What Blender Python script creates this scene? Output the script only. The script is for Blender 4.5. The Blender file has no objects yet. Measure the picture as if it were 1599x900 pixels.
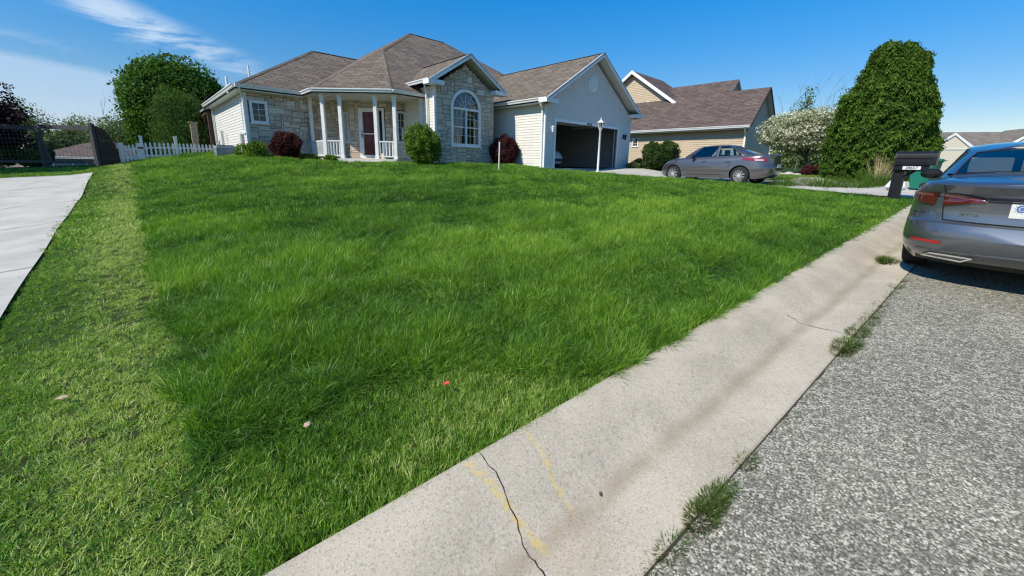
import bpy, bmesh, math, random
import numpy as np
from mathutils import Vector, Matrix
random.seed(7); rng = np.random.default_rng(7)
D2R = math.radians
S = bpy.context.scene
col = S.collection

# ------------------------------------------------------------------ camera
FPX, CY, PITCH, ROLL, CH = 617.09, 397.58, 0.2224, 0.02, 1.5
cr, sr, cp, sp = math.cos(ROLL), math.sin(ROLL), math.cos(PITCH), math.sin(PITCH)
cX = Vector((cr, sr * sp, sr * cp)); cU = Vector((-sr, cr * sp, cr * cp)); cF = Vector((0, cp, -sp))
cam = bpy.data.objects.new('camera', bpy.data.cameras.new('camera')); col.objects.link(cam)
m = Matrix.Identity(4)
for i in range(3):
    m[i][0], m[i][1], m[i][2] = cX[i], cU[i], -cF[i]
m[2][3] = CH
cam.matrix_world = m
cam.data.sensor_width = 36; cam.data.lens = FPX / 1599 * 36
cam.data.shift_y = (CY - 450) / 1599
cam.data.clip_start = .05; cam.data.clip_end = 6000
S.camera = cam

# ------------------------------------------------------------------ light
SUN_EL = D2R(47); sun_h = Vector((-.775, -.632, 0)).normalized()
sun_dir = Vector((sun_h.x * math.cos(SUN_EL), sun_h.y * math.cos(SUN_EL), math.sin(SUN_EL)))
sl = bpy.data.lights.new('sun', 'SUN'); sl.energy = 4.0; sl.angle = D2R(.5); sl.color = (1, .945, .83)
so = bpy.data.objects.new('sun', sl); col.objects.link(so)
so.rotation_euler = sun_dir.to_track_quat('Z', 'Y').to_euler()
W = bpy.data.worlds.new('World'); S.world = W; W.use_nodes = True
wt = W.node_tree; wt.nodes.clear()
def N(t, typ, **kw):
    n = t.nodes.new(typ)
    for k, v in kw.items():
        if k.startswith('i_'): n.inputs[k[2:].replace('_', ' ')].default_value = v
        else: setattr(n, k, v)
    return n
def world():
    t = wt; L = t.links.new
    sky = N(t, 'ShaderNodeTexSky'); sky.sky_type = 'NISHITA'; sky.sun_disc = False
    sky.sun_elevation = SUN_EL; sky.sun_rotation = math.atan2(sun_dir.x, sun_dir.y)
    sky.air_density = 1.0; sky.dust_density = .05; sky.ozone_density = 2.2; sky.altitude = 200
    hs = N(t, 'ShaderNodeHueSaturation'); hs.inputs['Saturation'].default_value = 1.5; hs.inputs['Value'].default_value = .92
    L(sky.outputs[0], hs.inputs['Color'])
    tc = N(t, 'ShaderNodeTexCoord'); sep = N(t, 'ShaderNodeSeparateXYZ'); L(tc.outputs['Generated'], sep.inputs[0])
    def M(op, a, b=None, c=None):
        n = N(t, 'ShaderNodeMath', operation=op)
        for i, v in enumerate((a, b, c)):
            if v is None: continue
            if isinstance(v, (int, float)): n.inputs[i].default_value = v
            else: L(v, n.inputs[i])
        return n.outputs[0]
    x, y, z = sep.outputs
    az = M('ARCTAN2', x, y)            # 0 = straight ahead, negative = left
    el = M('ARCSINE', z)
    def band(v, a, b, c, d):
        r = N(t, 'ShaderNodeMapRange', interpolation_type='SMOOTHSTEP'); L(v, r.inputs[0]); r.inputs[1].default_value = a; r.inputs[2].default_value = b
        q = N(t, 'ShaderNodeMapRange', interpolation_type='SMOOTHSTEP'); L(v, q.inputs[0]); q.inputs[1].default_value = c; q.inputs[2].default_value = d
        q.inputs[3].default_value = 1; q.inputs[4].default_value = 0
        return M('MULTIPLY', r.outputs[0], q.outputs[0])
    cv = N(t, 'ShaderNodeCombineXYZ'); L(M('MULTIPLY', az, 2.0), cv.inputs[0]); L(M('MULTIPLY', el, 9.0), cv.inputs[1])
    n1 = N(t, 'ShaderNodeTexNoise'); n1.inputs['Scale'].default_value = 2.2; n1.inputs['Detail'].default_value = 8; n1.inputs['Roughness'].default_value = .6
    n1.inputs['Distortion'].default_value = .5
    L(cv.outputs[0], n1.inputs['Vector'])
    nz = n1.outputs['Fac']
    el2 = M('ADD', el, M('MULTIPLY', M('SUBTRACT', nz, .5), .035))
    gr = N(t, 'ShaderNodeMapRange', interpolation_type='SMOOTHSTEP'); L(el, gr.inputs[0]); gr.inputs[1].default_value = -.02; gr.inputs[2].default_value = .5; gr.inputs[3].default_value = 0; gr.inputs[4].default_value = 1
    grc = N(t, 'ShaderNodeMixRGB'); L(gr.outputs[0], grc.inputs[0]); grc.inputs[1].default_value = (.80, .66, .64, 1); grc.inputs[2].default_value = (1.5, 1.32, 1.34, 1)
    gm = N(t, 'ShaderNodeMixRGB', blend_type='MULTIPLY'); gm.inputs[0].default_value = 1; L(hs.outputs[0], gm.inputs[1]); L(grc.outputs[0], gm.inputs[2])
    # low sheet at the left, top edge sloping down to the right
    edge = M('ADD', M('MULTIPLY', az, -.10), .055)
    sheet = M('MULTIPLY', band(M('SUBTRACT', el2, edge), -.30, -.10, -.004, .012), band(az, -3.0, -1.6, -.70, -.52))
    # wisps trailing from upper left
    ax2 = M('SUBTRACT', el2, M('MULTIPLY', M('ADD', az, .70), -.36))
    wis = M('MULTIPLY', band(ax2, .165, .215, .225, .262), band(az, -.85, -.77, -.60, -.50))
    wis = M('MULTIPLY', wis, band(nz, .40, .58, 2, 3))
    ax3 = M('SUBTRACT', el2, .165)
    w3 = M('MULTIPLY', band(ax3, -.02, .0, .005, .03), band(az, -1.4, -1.0, -.86, -.74)); w3 = M('MULTIPLY', w3, band(nz, .45, .7, 2, 3))
    lowh = M('MULTIPLY', band(el2, -.2, .0, .02, .16), band(az, -1.2, -.8, -.5, -.3))
    cl = M('MAXIMUM', M('MULTIPLY', sheet, .62), M('MAXIMUM', M('MULTIPLY', wis, 1.0), M('MAXIMUM', M('MULTIPLY', w3, .5), M('MULTIPLY', lowh, .35))))
    mx = N(t, 'ShaderNodeMixRGB'); L(cl, mx.inputs[0]); L(gm.outputs[0], mx.inputs[1]); mx.inputs[2].default_value = (3.3, 4.3, 5.6, 1)
    bg = N(t, 'ShaderNodeBackground'); bg.inputs['Strength'].default_value = .115; L(mx.outputs[0], bg.inputs[0])
    o = N(t, 'ShaderNodeOutputWorld'); L(bg.outputs[0], o.inputs[0])
world()
S.view_settings.view_transform = 'Standard'; S.view_settings.look = 'None'
S.view_settings.exposure = 0.5; S.view_settings.gamma = 1
S.render.engine = 'CYCLES'
S.cycles.max_bounces = 6; S.cycles.transparent_max_bounces = 12; S.cycles.use_denoising = True; S.cycles.denoising_input_passes = 'RGB_ALBEDO_NORMAL'; S.cycles.denoising_prefilter = 'ACCURATE'; S.cycles.caustics_reflective = False; S.cycles.caustics_refractive = False; S.cycles.sample_clamp_indirect = 4; S.cycles.pixel_filter_type = 'BLACKMAN_HARRIS'; S.cycles.filter_width = 1.25

# ------------------------------------------------------------------ frames
PSI = .8919
J = np.array([4.7394, 3.5896]); sK = np.array([math.cos(PSI), -math.sin(PSI)]); dK = np.array([math.sin(PSI), math.cos(PSI)])
H = D2R(46.56); bH = np.array([math.sin(H), math.cos(H)]); aH = np.array([-bH[1], bH[0]])
OH = np.array([1.33, 18.0]); W0 = 1.40
def toK(x, y): return (x - J[0]) * sK[0] + (y - J[1]) * sK[1], (x - J[0]) * dK[0] + (y - J[1]) * dK[1]
def frK(l, f): return J[0] + l * sK[0] + f * dK[0], J[1] + l * sK[1] + f * dK[1]
def toH(x, y): return (x - OH[0]) * bH[0] + (y - OH[1]) * bH[1], (x - OH[0]) * aH[0] + (y - OH[1]) * aH[1]
def frH(u, v): return OH[0] + u * bH[0] + v * aH[0], OH[1] + u * bH[1] + v * aH[1]
def hw(u, v, z): x, y = frH(u, v); return (x, y, z)
def zroad(f):
    return np.interp(f, [-1500, -60, -40, -20, -12, 12, 20, 40, 1500], [-1.6, -1.6, -1.3, -.74, -.35, .989, 1.2, 1.4, 1.4])
def terrain(x, y):
    l, f = toK(x, y)
    L = np.maximum(-1.55 - l, 0)
    ghi = np.interp(L, [0, .5, 4, 8, 12, 15, 18, 20, 23, 30, 45, 90, 1500], [.09, .11, .38, .66, .90, 1.30, 1.57, 1.63, 1.92, 1.1, .2, -.6, -.6])
    glo = np.interp(L, [0, 5, 8, 12, 16, 30, 60, 1500], [.09, .17, .22, .44, .5, .6, 0, -.4])
    w = np.clip((f - 3) / 6.5, 0, 1); w = w * w * (3 - 2 * w)
    k = np.interp(f, [-9, -4], [.70, 1])
    z = zroad(f) + (ghi * k) * (1 - w) + glo * w
    u, v = toH(x, y); sm = lambda t: np.clip(t, 0, 1) ** 2 * (3 - 2 * np.clip(t, 0, 1))
    z = z + .09 * np.exp(-((u - .35) / .75) ** 2) * sm((-1.2 - v) / 1.5) * sm((v + 10.5) / 3)
    z = z - .16 * sm((u - 1.25) / .5) * sm((7.6 - u) / .8) * sm((-1.0 - v) / 2.5) * sm((v + 12) / 2.5)
    bump = .018 * np.sin(x * 1.7 + .6 * y) * np.sin(y * 1.3 - .4 * x) * np.clip((L - .3) / 2, 0, 1)
    z = z + bump
    cap = W0 + .06 + .34 * sm((-8.3 - u) / 1.5) + .4 * sm((.6 - v) / 2.5)
    z = np.where((u > -14) & (u < 9), np.minimum(z, cap), z)
    # right of the kerb: under the road
    z = np.where(l > -1.5, zroad(f) - .25, z)
    return z
def tz(x, y): return float(terrain(np.array([x]), np.array([y]))[0])

# ------------------------------------------------------------------ materials
def newmat(name):
    mt = bpy.data.materials.new(name); mt.use_nodes = True; mt.node_tree.nodes.clear(); return mt
class G:
    def __init__(s, name): s.m = newmat(name); s.t = s.m.node_tree; s.L = s.t.links.new
    def n(s, typ, **kw): return N(s.t, typ, **kw)
    def math(s, op, a, b=None, c=None):
        n = s.n('ShaderNodeMath', operation=op)
        for i, v in enumerate((a, b, c)):
            if v is None: continue
            if isinstance(v, (int, float)): n.inputs[i].default_value = v
            else: s.L(v, n.inputs[i])
        return n.outputs[0]
    def noise(s, scale, detail=4, vec=None, rough=.55):
        n = s.n('ShaderNodeTexNoise'); n.inputs['Scale'].default_value = scale; n.inputs['Detail'].default_value = detail; n.inputs['Roughness'].default_value = rough
        if vec is not None: s.L(vec, n.inputs['Vector'])
        return n.outputs['Fac']
    def ramp(s, fac, stops):
        n = s.n('ShaderNodeValToRGB'); e = n.color_ramp.elements
        while len(e) < len(stops): e.new(.5)
        for q, (p, c) in zip(e, stops): q.position = p; q.color = (*c, 1) if len(c) == 3 else c
        s.L(fac, n.inputs[0]); return n.outputs[0]
    def mix(s, f, a, b, mode='MIX'):
        n = s.n('ShaderNodeMixRGB', blend_type=mode)
        for i, v in enumerate((f, a, b)):
            if isinstance(v, (int, float)): n.inputs[i].default_value = v
            elif isinstance(v, tuple): n.inputs[i].default_value = (*v, 1)
            else: s.L(v, n.inputs[i])
        return n.outputs[0]
    def mr(s, v, a, b, c=0., d=1., smooth=True):
        n = s.n('ShaderNodeMapRange'); 
        if smooth: n.interpolation_type = 'SMOOTHSTEP'
        s.L(v, n.inputs[0]); n.inputs[1].default_value = a; n.inputs[2].default_value = b; n.inputs[3].default_value = c; n.inputs[4].default_value = d
        return n.outputs[0]
    def coord(s, k='Object'): return s.n('ShaderNodeTexCoord').outputs[k]
    def attr(s, name, typ='GEOMETRY'): n = s.n('ShaderNodeAttribute', attribute_name=name, attribute_type=typ); return n
    def done(s, color, rough=.6, metal=0., spec=.4, bump=None, bstr=.3, bdist=.01, coat=0., **kw):
        p = s.n('ShaderNodeBsdfPrincipled')
        def setv(k, v):
            if isinstance(v, (int, float)): p.inputs[k].default_value = v
            elif isinstance(v, tuple): p.inputs[k].default_value = (*v, 1)
            else: s.L(v, p.inputs[k])
        setv('Base Color', color); setv('Roughness', rough); setv('Metallic', metal); setv('Specular IOR Level', spec)
        if coat: p.inputs['Coat Weight'].default_value = coat; p.inputs['Coat Roughness'].default_value = .03
        for k, v in kw.items(): setv(k.replace('_', ' '), v)
        if bump is not None:
            bn = s.n('ShaderNodeBump'); bn.inputs['Strength'].default_value = bstr; bn.inputs['Distance'].default_value = bdist
            s.L(bump, bn.inputs['Height']); s.L(bn.outputs[0], p.inputs['Normal'])
        o = s.n('ShaderNodeOutputMaterial'); s.L(p.outputs[0], o.inputs[0]); s.p = p; s.o = o
        return s.m
def plain(name, c, rough=.5, metal=0., spec=.4, var=.06, scale=6., **kw):
    g = G(name); v = g.noise(scale, 5, g.coord())
    cc = g.mix(g.mr(v, .3, .7, 0, 1), tuple(x * (1 - var) for x in c), tuple(min(1, x * (1 + var)) for x in c))
    return g.done(cc, rough, metal, spec, **kw)
M = {}
M['white'] = plain('white_vinyl_trim', (.76, .76, .75), .4)
M['white_paint'] = plain('white_paint', (.74, .73, .7), .5, var=.08)
M['soffit'] = plain('soffit_vinyl', (.62, .6, .55), .5)
M['siding'] = plain('pale_siding', (.70, .67, .61), .5, var=.04, scale=3)
M['siding_tan'] = plain('tan_siding', (.50, .39, .265), .55, var=.05, scale=3)
M['siding_cream'] = plain('cream_siding', (.62, .56, .44), .55, var=.04)
M['siding_grey'] = plain('grey_siding', (.16, .17, .18), .6)
M['mortar'] = plain('mortar', (.10, .088, .072), .9)
M['concrete_pale'] = plain('porch_concrete', (.5, .48, .43), .85, var=.1, scale=9)
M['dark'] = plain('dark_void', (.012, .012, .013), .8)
M['interior'] = plain('garage_interior_wall', (.34, .34, .35), .8)
M['interior_dark'] = plain('garage_clutter', (.05, .025, .022), .8)
M['black'] = plain('black_plastic', (.010, .011, .013), .45, spec=.25, var=.2)
M['rubber'] = plain('tyre_rubber', (.012, .012, .012), .8, var=.2)
M['brown'] = plain('brown_timber', (.11, .06, .045), .7, var=.2, scale=10)
M['fence_wood'] = plain('weathered_fence_timber', (.062, .062, .06), .8, var=.35, scale=14)
M['fence_board'] = plain('dark_fence_board', (.03, .026, .026), .85, var=.4, scale=10)
M['wire'] = plain('galvanised_wire', (.12, .13, .13), .5, metal=.6)
M['door_red'] = plain('maroon_door_paint', (.16, .022, .03), .35, spec=.5)
M['grey_metal'] = plain('grey_unit_metal', (.33, .36, .37), .5, metal=.2)
M['chrome'] = plain('chrome', (.75, .76, .78), .12, metal=1., var=.02)
M['seat'] = plain('car_seat_cloth', (.16, .17, .18), .75)
M['car_inner'] = plain('car_cabin_lining', (.035, .035, .038), .8)
M['green_bin'] = plain('green_bin_plastic', (.010, .15, .10), .42, var=.05)
M['bag'] = plain('white_plastic_bag', (.7, .7, .72), .35, var=.06, scale=20)
M['trunk'] = plain('bark', (.12, .095, .07), .9, var=.35, scale=12)
M['trunk_pale'] = plain('pale_bark', (.24, .21, .17), .9, var=.3, scale=12)
M['red_reflector'] = plain('red_reflector', (.42, .012, .012), .25, spec=.6, var=.1, scale=60)
M['plate'] = plain('number_plate_white', (.62, .62, .58), .4, var=.08, scale=30)
M['blue_ink'] = plain('blue_ink', (.08, .14, .36), .5)
M['label_white'] = plain('white_number_plaque', (.66, .66, .66), .5)
M['straw'] = plain('dry_stalks', (.42, .33, .18), .8, var=.3, scale=20)
M['litter_red'] = plain('red_wrapper', (.62, .07, .045), .4, var=.5, scale=60)
M['dry_leaf'] = plain('dry_leaf', (.42, .30, .2), .8, var=.3, scale=50)
M['rock'] = plain('pale_landscape_rock', (.42, .39, .34), .9, var=.25, scale=8)
M['pillar_stone'] = plain('pale_brick_stone', (.33, .27, .19), .9, var=.3, scale=16)
M['curtain'] = plain('window_blind', (.33, .32, .28), .8)
M['white_car'] = plain('white_car_paint', (.55, .56, .58), .3, spec=.5, coat=.6)

def rings(name, c0, c1, rough=.85):
    g = G(name); v = g.noise(7, 4, g.coord()); return g.done(g.mix(v, c0, c1), rough)
def mat_asphalt():
    g = G('chip_seal_asphalt'); co = g.coord('Object')
    vo = g.n('ShaderNodeTexVoronoi'); vo.inputs['Scale'].default_value = 112; g.L(co, vo.inputs['Vector'])
    v2 = g.n('ShaderNodeTexVoronoi'); v2.feature = 'F1'; v2.inputs['Scale'].default_value = 150; g.L(co, v2.inputs['Vector'])
    sep = g.n('ShaderNodeSeparateXYZ'); g.L(vo.outputs['Color'], sep.inputs[0])
    big = g.noise(1.1, 5, co)
    stone = g.ramp(sep.outputs[0], [(0, (.17, .155, .13)), (.3, (.31, .285, .24)), (.65, (.45, .425, .365)), (1, (.66, .63, .55))])
    gap = g.mr(vo.outputs['Distance'], .42, .78)
    thr = g.mr(g.noise(26, 3, co), .44, .62)
    c = g.mix(g.math('MULTIPLY', gap, .85), stone, (.065, .06, .052))
    c = g.mix(g.math('MULTIPLY', thr, .6), c, (.12, .112, .095))
    c = g.mix(1, c, g.ramp(big, [(.3, (.80, .79, .72)), (.7, (1.1, 1.08, .97))]), 'MULTIPLY')
    h = g.math('SUBTRACT', 1, vo.outputs['Distance'])
    h = g.math('SUBTRACT', h, g.math('MULTIPLY', thr, .6))
    return g.done(c, .85, bump=h, bstr=.45, bdist=.003, spec=.08)
M['asphalt'] = mat_asphalt()
def mat_conc(name, base, kerb=False, agg=160, spots=.35):
    g = G(name); co = g.coord('Object')
    vo = g.n('ShaderNodeTexVoronoi'); vo.inputs['Scale'].default_value = agg; g.L(co, vo.inputs['Vector'])
    sep = g.n('ShaderNodeSeparateXYZ'); g.L(vo.outputs['Color'], sep.inputs[0])
    big = g.noise(2.2, 6, co); mid = g.noise(22, 4, co); fine = g.noise(230, 2, co)
    c = g.mix(g.mr(big, .3, .7), tuple(x * .84 for x in base), tuple(x * 1.08 for x in base))
    c = g.mix(g.mr(g.noise(.6, 4, co), .55, .75, 0, .35), c, tuple(x * .7 for x in base))
    c = g.mix(g.math('MULTIPLY', g.mr(sep.outputs[0], .72, .95), spots), c, (.10, .085, .07))
    c = g.mix(g.math('MULTIPLY', g.mr(sep.outputs[1], .80, .95), spots), c, (.66, .62, .55))
    c = g.mix(g.math('MULTIPLY', g.mr(fine, .35, .7), .25), c, tuple(x * .55 for x in base))
    if kerb:
        uv = g.n('ShaderNodeUVMap'); s2 = g.n('ShaderNodeSeparateXYZ'); g.L(uv.outputs[0], s2.inputs[0])
        lat, fw = s2.outputs[0], s2.outputs[1]       # metres across / along
        wob = g.math('MULTIPLY', g.math('SUBTRACT', g.noise(2.5, 4, co), .5), .09)
        dv = g.math('ABSOLUTE', g.math('ADD', g.math('ADD', lat, 1.075), wob))
        stain = g.math('MULTIPLY', g.mr(dv, .0, .085, 1, 0), g.mr(g.noise(5, 5, co), .25, .6, .35, .85))
        c = g.mix(g.math('MULTIPLY', stain, .55), c, tuple(x * y for x, y in zip(base, (.42, .36, .28))))
        # dark mottling on the kerb face
        fc = g.math('MULTIPLY', g.mr(g.math('ABSOLUTE', g.math('ADD', lat, 1.22)), .03, .16, 1, 0), g.mr(g.noise(38, 5, co), .52, .68))
        c = g.mix(g.math('MULTIPLY', fc, .3), c, (.13, .12, .11))
        def mark(c0, k, w, seed, l0, l1):
            t = g.math('SUBTRACT', fw, g.math('ADD', c0, g.math('MULTIPLY', g.math('ADD', lat, 1.3), k)))
            t = g.math('ADD', t, g.math('MULTIPLY', g.math('SUBTRACT', g.noise(6 + seed, 3, co), .5), .05))
            a = g.mr(g.math('ABSOLUTE', t), w * .35, w, 1, 0)
            e = g.math('MULTIPLY', g.mr(lat, l0, l0 + .06, 0, 1), g.mr(lat, l1 - .08, l1, 1, 0))
            br = g.mr(g.noise(34, 5, co), .36, .6, .1, 1)
            return g.math('MULTIPLY', g.math('MULTIPLY', a, e), br)
        y = g.math('MAXIMUM', mark(-5.075, .16, .026, 0, -1.56, -1.02), mark(-4.80, -.2, .02, 1.3, -1.53, -1.06))
        c = g.mix(g.math('MULTIPLY', y, .5), c, (.62, .43, .08))
        rust = g.mr(g.math('ADD', g.math('POWER', g.math('ADD', fw, 4.93), 2), g.math('POWER', g.math('ADD', lat, .98), 2)), 0, .03, 1, 0)
        c = g.mix(g.math('MULTIPLY', g.math('MULTIPLY', rust, g.noise(20, 4, co)), .3), c, (.42, .29, .16))
    return g.done(c, .9, bump=g.math('ADD', g.math('MULTIPLY', fine, .5), sep.outputs[2]), bstr=.35, bdist=.003, spec=.25)
M['kerb'] = mat_conc('kerb_concrete', (.48, .41, .305), True)
M['drive'] = mat_conc('driveway_concrete', (.47, .44, .385), False, 220, .12)
M['drive_left'] = mat_conc('pale_driveway_concrete', (.48, .455, .395), False, 240, .12)
def mat_ground():
    g = G('lawn_soil'); co = g.coord('Object')
    a = g.noise(.35, 5, co); b_ = g.noise(9, 5, co)
    c = g.mix(g.mr(a, .35, .65), (.022, .05, .008), (.035, .07, .012))
    c = g.mix(g.mr(b_, .4, .7), c, (.03, .03, .012))
    return g.done(c, .95, bump=b_, bstr=.6, bdist=.03, spec=.1)
M['ground'] = mat_ground()
def mat_gravel():
    g = G('pale_gravel'); co = g.coord('Object')
    vo = g.n('ShaderNodeTexVoronoi'); vo.inputs['Scale'].default_value = 18; g.L(co, vo.inputs['Vector'])
    s_ = g.n('ShaderNodeSeparateXYZ'); g.L(vo.outputs['Color'], s_.inputs[0])
    c = g.ramp(s_.outputs[0], [(0, (.2, .17, .12)), (.5, (.42, .37, .29)), (1, (.55, .5, .42))])
    c = g.mix(g.mr(vo.outputs['Distance'], .4, .7), c, (.06, .05, .03))
    return g.done(c, .9, bump=vo.outputs['Distance'], bstr=.6, bdist=.02)
M['gravel'] = mat_gravel()
def mat_shingle(name, pal, sx=.42, sy=.17):
    g = G(name); uv = g.n('ShaderNodeUVMap').outputs[0]
    br = g.n('ShaderNodeTexBrick'); g.L(uv, br.inputs['Vector'])
    br.inputs['Scale'].default_value = 1; br.inputs['Brick Width'].default_value = sx; br.inputs['Row Height'].default_value = sy
    br.inputs['Mortar Size'].default_value = .012; br.inputs['Mortar Smooth'].default_value = .2
    br.inputs['Color1'].default_value = (0, 0, 0, 1); br.inputs['Color2'].default_value = (1, 1, 1, 1); br.inputs['Mortar'].default_value = (.5, .5, .5, 1)
    br.offset = .37; br.squash = 1.0
    v = g.math('ADD', g.math('MULTIPLY', br.outputs['Color'], .5), g.math('MULTIPLY', g.noise(9, 4, uv), .55))
    c = g.ramp(v, [(.1, pal[0]), (.5, pal[1]), (.95, pal[2])])
    grit = g.noise(160, 2, uv); c = g.mix(g.math('MULTIPLY', grit, .35), c, tuple(x * .6 for x in pal[0]))
    c = g.mix(g.math('MULTIPLY', br.outputs['Fac'], .8), c, tuple(x * .35 for x in pal[0]))
    big = g.noise(.7, 4, uv); c = g.mix(1, c, g.ramp(big, [(.3, (.86, .86, .87)), (.7, (1.1, 1.08, 1.06))]), 'MULTIPLY')
    s2 = g.n('ShaderNodeSeparateXYZ'); g.L(uv, s2.inputs[0])
    saw = g.math('FRACT', g.math('DIVIDE', s2.outputs[1], sy))
    h = g.math('SUBTRACT', g.math('MULTIPLY', g.math('SUBTRACT', 1, saw), 1.), g.math('MULTIPLY', br.outputs['Fac'], .5))
    return g.done(c, .92, bump=h, bstr=.8, bdist=.02, spec=.2)
M['shingle'] = mat_shingle('weathered_brown_shingles', [(.10, .08, .06), (.185, .148, .112), (.275, .228, .18)])
M['shingle2'] = mat_shingle('reddish_brown_shingles', [(.085, .062, .054), (.135, .10, .087), (.19, .148, .13)])
M['shingle3'] = mat_shingle('grey_brown_shingles', [(.15, .13, .11), (.22, .19, .16), (.3, .26, .22)])
def mat_stone():
    g = G('ashlar_stone_veneer'); co = g.coord(); t = g.attr('tint').outputs['Fac']
    c = g.ramp(t, [(0, (.40, .33, .25)), (.35, (.53, .455, .36)), (.7, (.62, .54, .43)), (1, (.72, .65, .54))])
    n1 = g.noise(14, 6, co, .65); c = g.mix(g.mr(n1, .4, .75, 0, .4), c, (.22, .195, .17))
    n2 = g.noise(5, 3, co); c = g.mix(g.mr(n2, .5, .8, 0, .35), c, (.43, .36, .27))
    return g.done(c, .92, bump=n1, bstr=.7, bdist=.03, spec=.2)
M['stone'] = mat_stone()
def mat_glass(name, tint=(.35, .4, .38), k=1.0, rough=.0, add=.03):
    g = G(name); tr = g.n('ShaderNodeBsdfTransparent'); tr.inputs[0].default_value = (*tint, 1)
    gl = g.n('ShaderNodeBsdfGlossy'); gl.inputs['Roughness'].default_value = rough; gl.inputs[0].default_value = (1, 1, 1, 1)
    fr = g.n('ShaderNodeFresnel'); fr.inputs['IOR'].default_value = 1.5
    f = g.math('MULTIPLY', fr.outputs[0], k); f = g.math('MINIMUM', g.math('ADD', f, add), 1)
    mx = g.n('ShaderNodeMixShader'); g.L(f, mx.inputs[0]); g.L(tr.outputs[0], mx.inputs[1]); g.L(gl.outputs[0], mx.inputs[2])
    o = g.n('ShaderNodeOutputMaterial'); g.L(mx.outputs[0], o.inputs[0]); return g.m
M['car_glass'] = mat_glass('car_window_glass', (.68, .78, .75), 1.5)
M['win_glass'] = mat_glass('house_window_glass', (.22, .25, .28), .75)
def mat_paint(name, c, c2, fl=260):
    g = G(name); co = g.coord()
    f = g.noise(fl, 1, co); lw = g.n('ShaderNodeLayerWeight'); lw.inputs[0].default_value = .45
    cc = g.mix(lw.outputs['Facing'], c, c2); cc = g.mix(g.math('MULTIPLY', f, .12), cc, (.6, .62, .66))
    return g.done(cc, .3, metal=.7, spec=.5, coat=1.0)
M['paint_blue'] = mat_paint('blue_grey_metallic_paint', (.12, .13, .148), (.032, .046, .07))
M['paint_grey'] = mat_paint('warm_grey_metallic_paint', (.13, .118, .12), (.05, .046, .05))
def mat_lens():
    g = G('smoked_red_lamp_lens'); co = g.coord()
    w = g.n('ShaderNodeTexWave'); w.inputs['Scale'].default_value = 18; w.bands_direction = 'Z'; g.L(co, w.inputs['Vector'])
    c = g.mix(w.outputs['Fac'], (.05, .004, .007), (.11, .008, .012))
    return g.done(c, .1, spec=.7, coat=1.0)
M['lens'] = mat_lens()
M['lens_bright'] = plain('pale_red_lamp_lens', (.26, .07, .085), .12, spec=.7, coat=1., var=.15, scale=50)
M['lamp2'] = plain('deep_red_lamp_lens', (.24, .012, .014), .2, spec=.6, coat=1.)
M['lens_clear'] = plain('clear_lamp_lens', (.6, .58, .55), .12, spec=.7, coat=1.)

def mat_leaf(name, c0, c1, c2=None, trans=.35, inst=False, rough=.65, spec=.12):
    g = G(name); t = g.attr('tint', 'INSTANCER' if inst else 'GEOMETRY').outputs['Fac']
    if inst:
        t2 = g.attr('tint').outputs['Fac']; t = g.math('ADD', g.math('MULTIPLY', t, .62), g.math('SUBTRACT', g.math('MULTIPLY', t2, .62), .12))
    st = [(0, c0), (1, c1)] if c2 is None else [(0, c0), (.5, c1), (1, c2)]
    c = g.ramp(t, st)
    p = g.n('ShaderNodeBsdfPrincipled'); g.L(c, p.inputs['Base Color']); p.inputs['Roughness'].default_value = rough; p.inputs['Specular IOR Level'].default_value = spec
    tl = g.n('ShaderNodeBsdfTranslucent'); g.L(g.mix(1, c, (1.15, 1.25, .6), 'MULTIPLY'), tl.inputs[0])
    mx = g.n('ShaderNodeMixShader'); mx.inputs[0].default_value = trans; g.L(p.outputs[0], mx.inputs[1]); g.L(tl.outputs[0], mx.inputs[2])
    o = g.n('ShaderNodeOutputMaterial'); g.L(mx.outputs[0], o.inputs[0]); return g.m
M['maple'] = mat_leaf('maple_leaf', (.04, .095, .014), (.07, .15, .02), (.11, .20, .035))
M['fuzzy'] = mat_leaf('fine_needle_leaf', (.04, .09, .018), (.075, .145, .03), (.12, .2, .05))
M['purple'] = mat_leaf('purple_leaf', (.018, .010, .014), (.035, .014, .022), (.05, .022, .03), .2)
M['arb'] = mat_leaf('arborvitae_spray', (.03, .07, .012), (.07, .14, .018), (.14, .225, .032), .3)
M['barberry'] = mat_leaf('dark_red_leaf', (.035, .010, .012), (.075, .020, .022), (.12, .035, .035), .25)
M['boxwood'] = mat_leaf('light_green_leaf', (.05, .10, .012), (.11, .19, .02), (.2, .3, .05), .35)
M['shrub'] = mat_leaf('dark_green_leaf', (.018, .035, .010), (.045, .085, .018), (.08, .13, .03), .25)
M['blossom'] = mat_leaf('blossom_and_leaf', (.08, .13, .03), (.36, .37, .23), (.72, .69, .57), .3)
M['far_leaf'] = mat_leaf('spring_leaf', (.07, .11, .035), (.13, .18, .06), (.2, .25, .11), .35)
M['blade_tall'] = mat_leaf('tall_grass_blade', (.018, .06, .005), (.10, .25, .015), (.36, .52, .06), .38, True, .42, .4)
M['blade_mown'] = mat_leaf('mown_grass_blade', (.06, .15, .014), (.18, .34, .033), (.62, .64, .23), .38, True, .5, .25)

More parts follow.
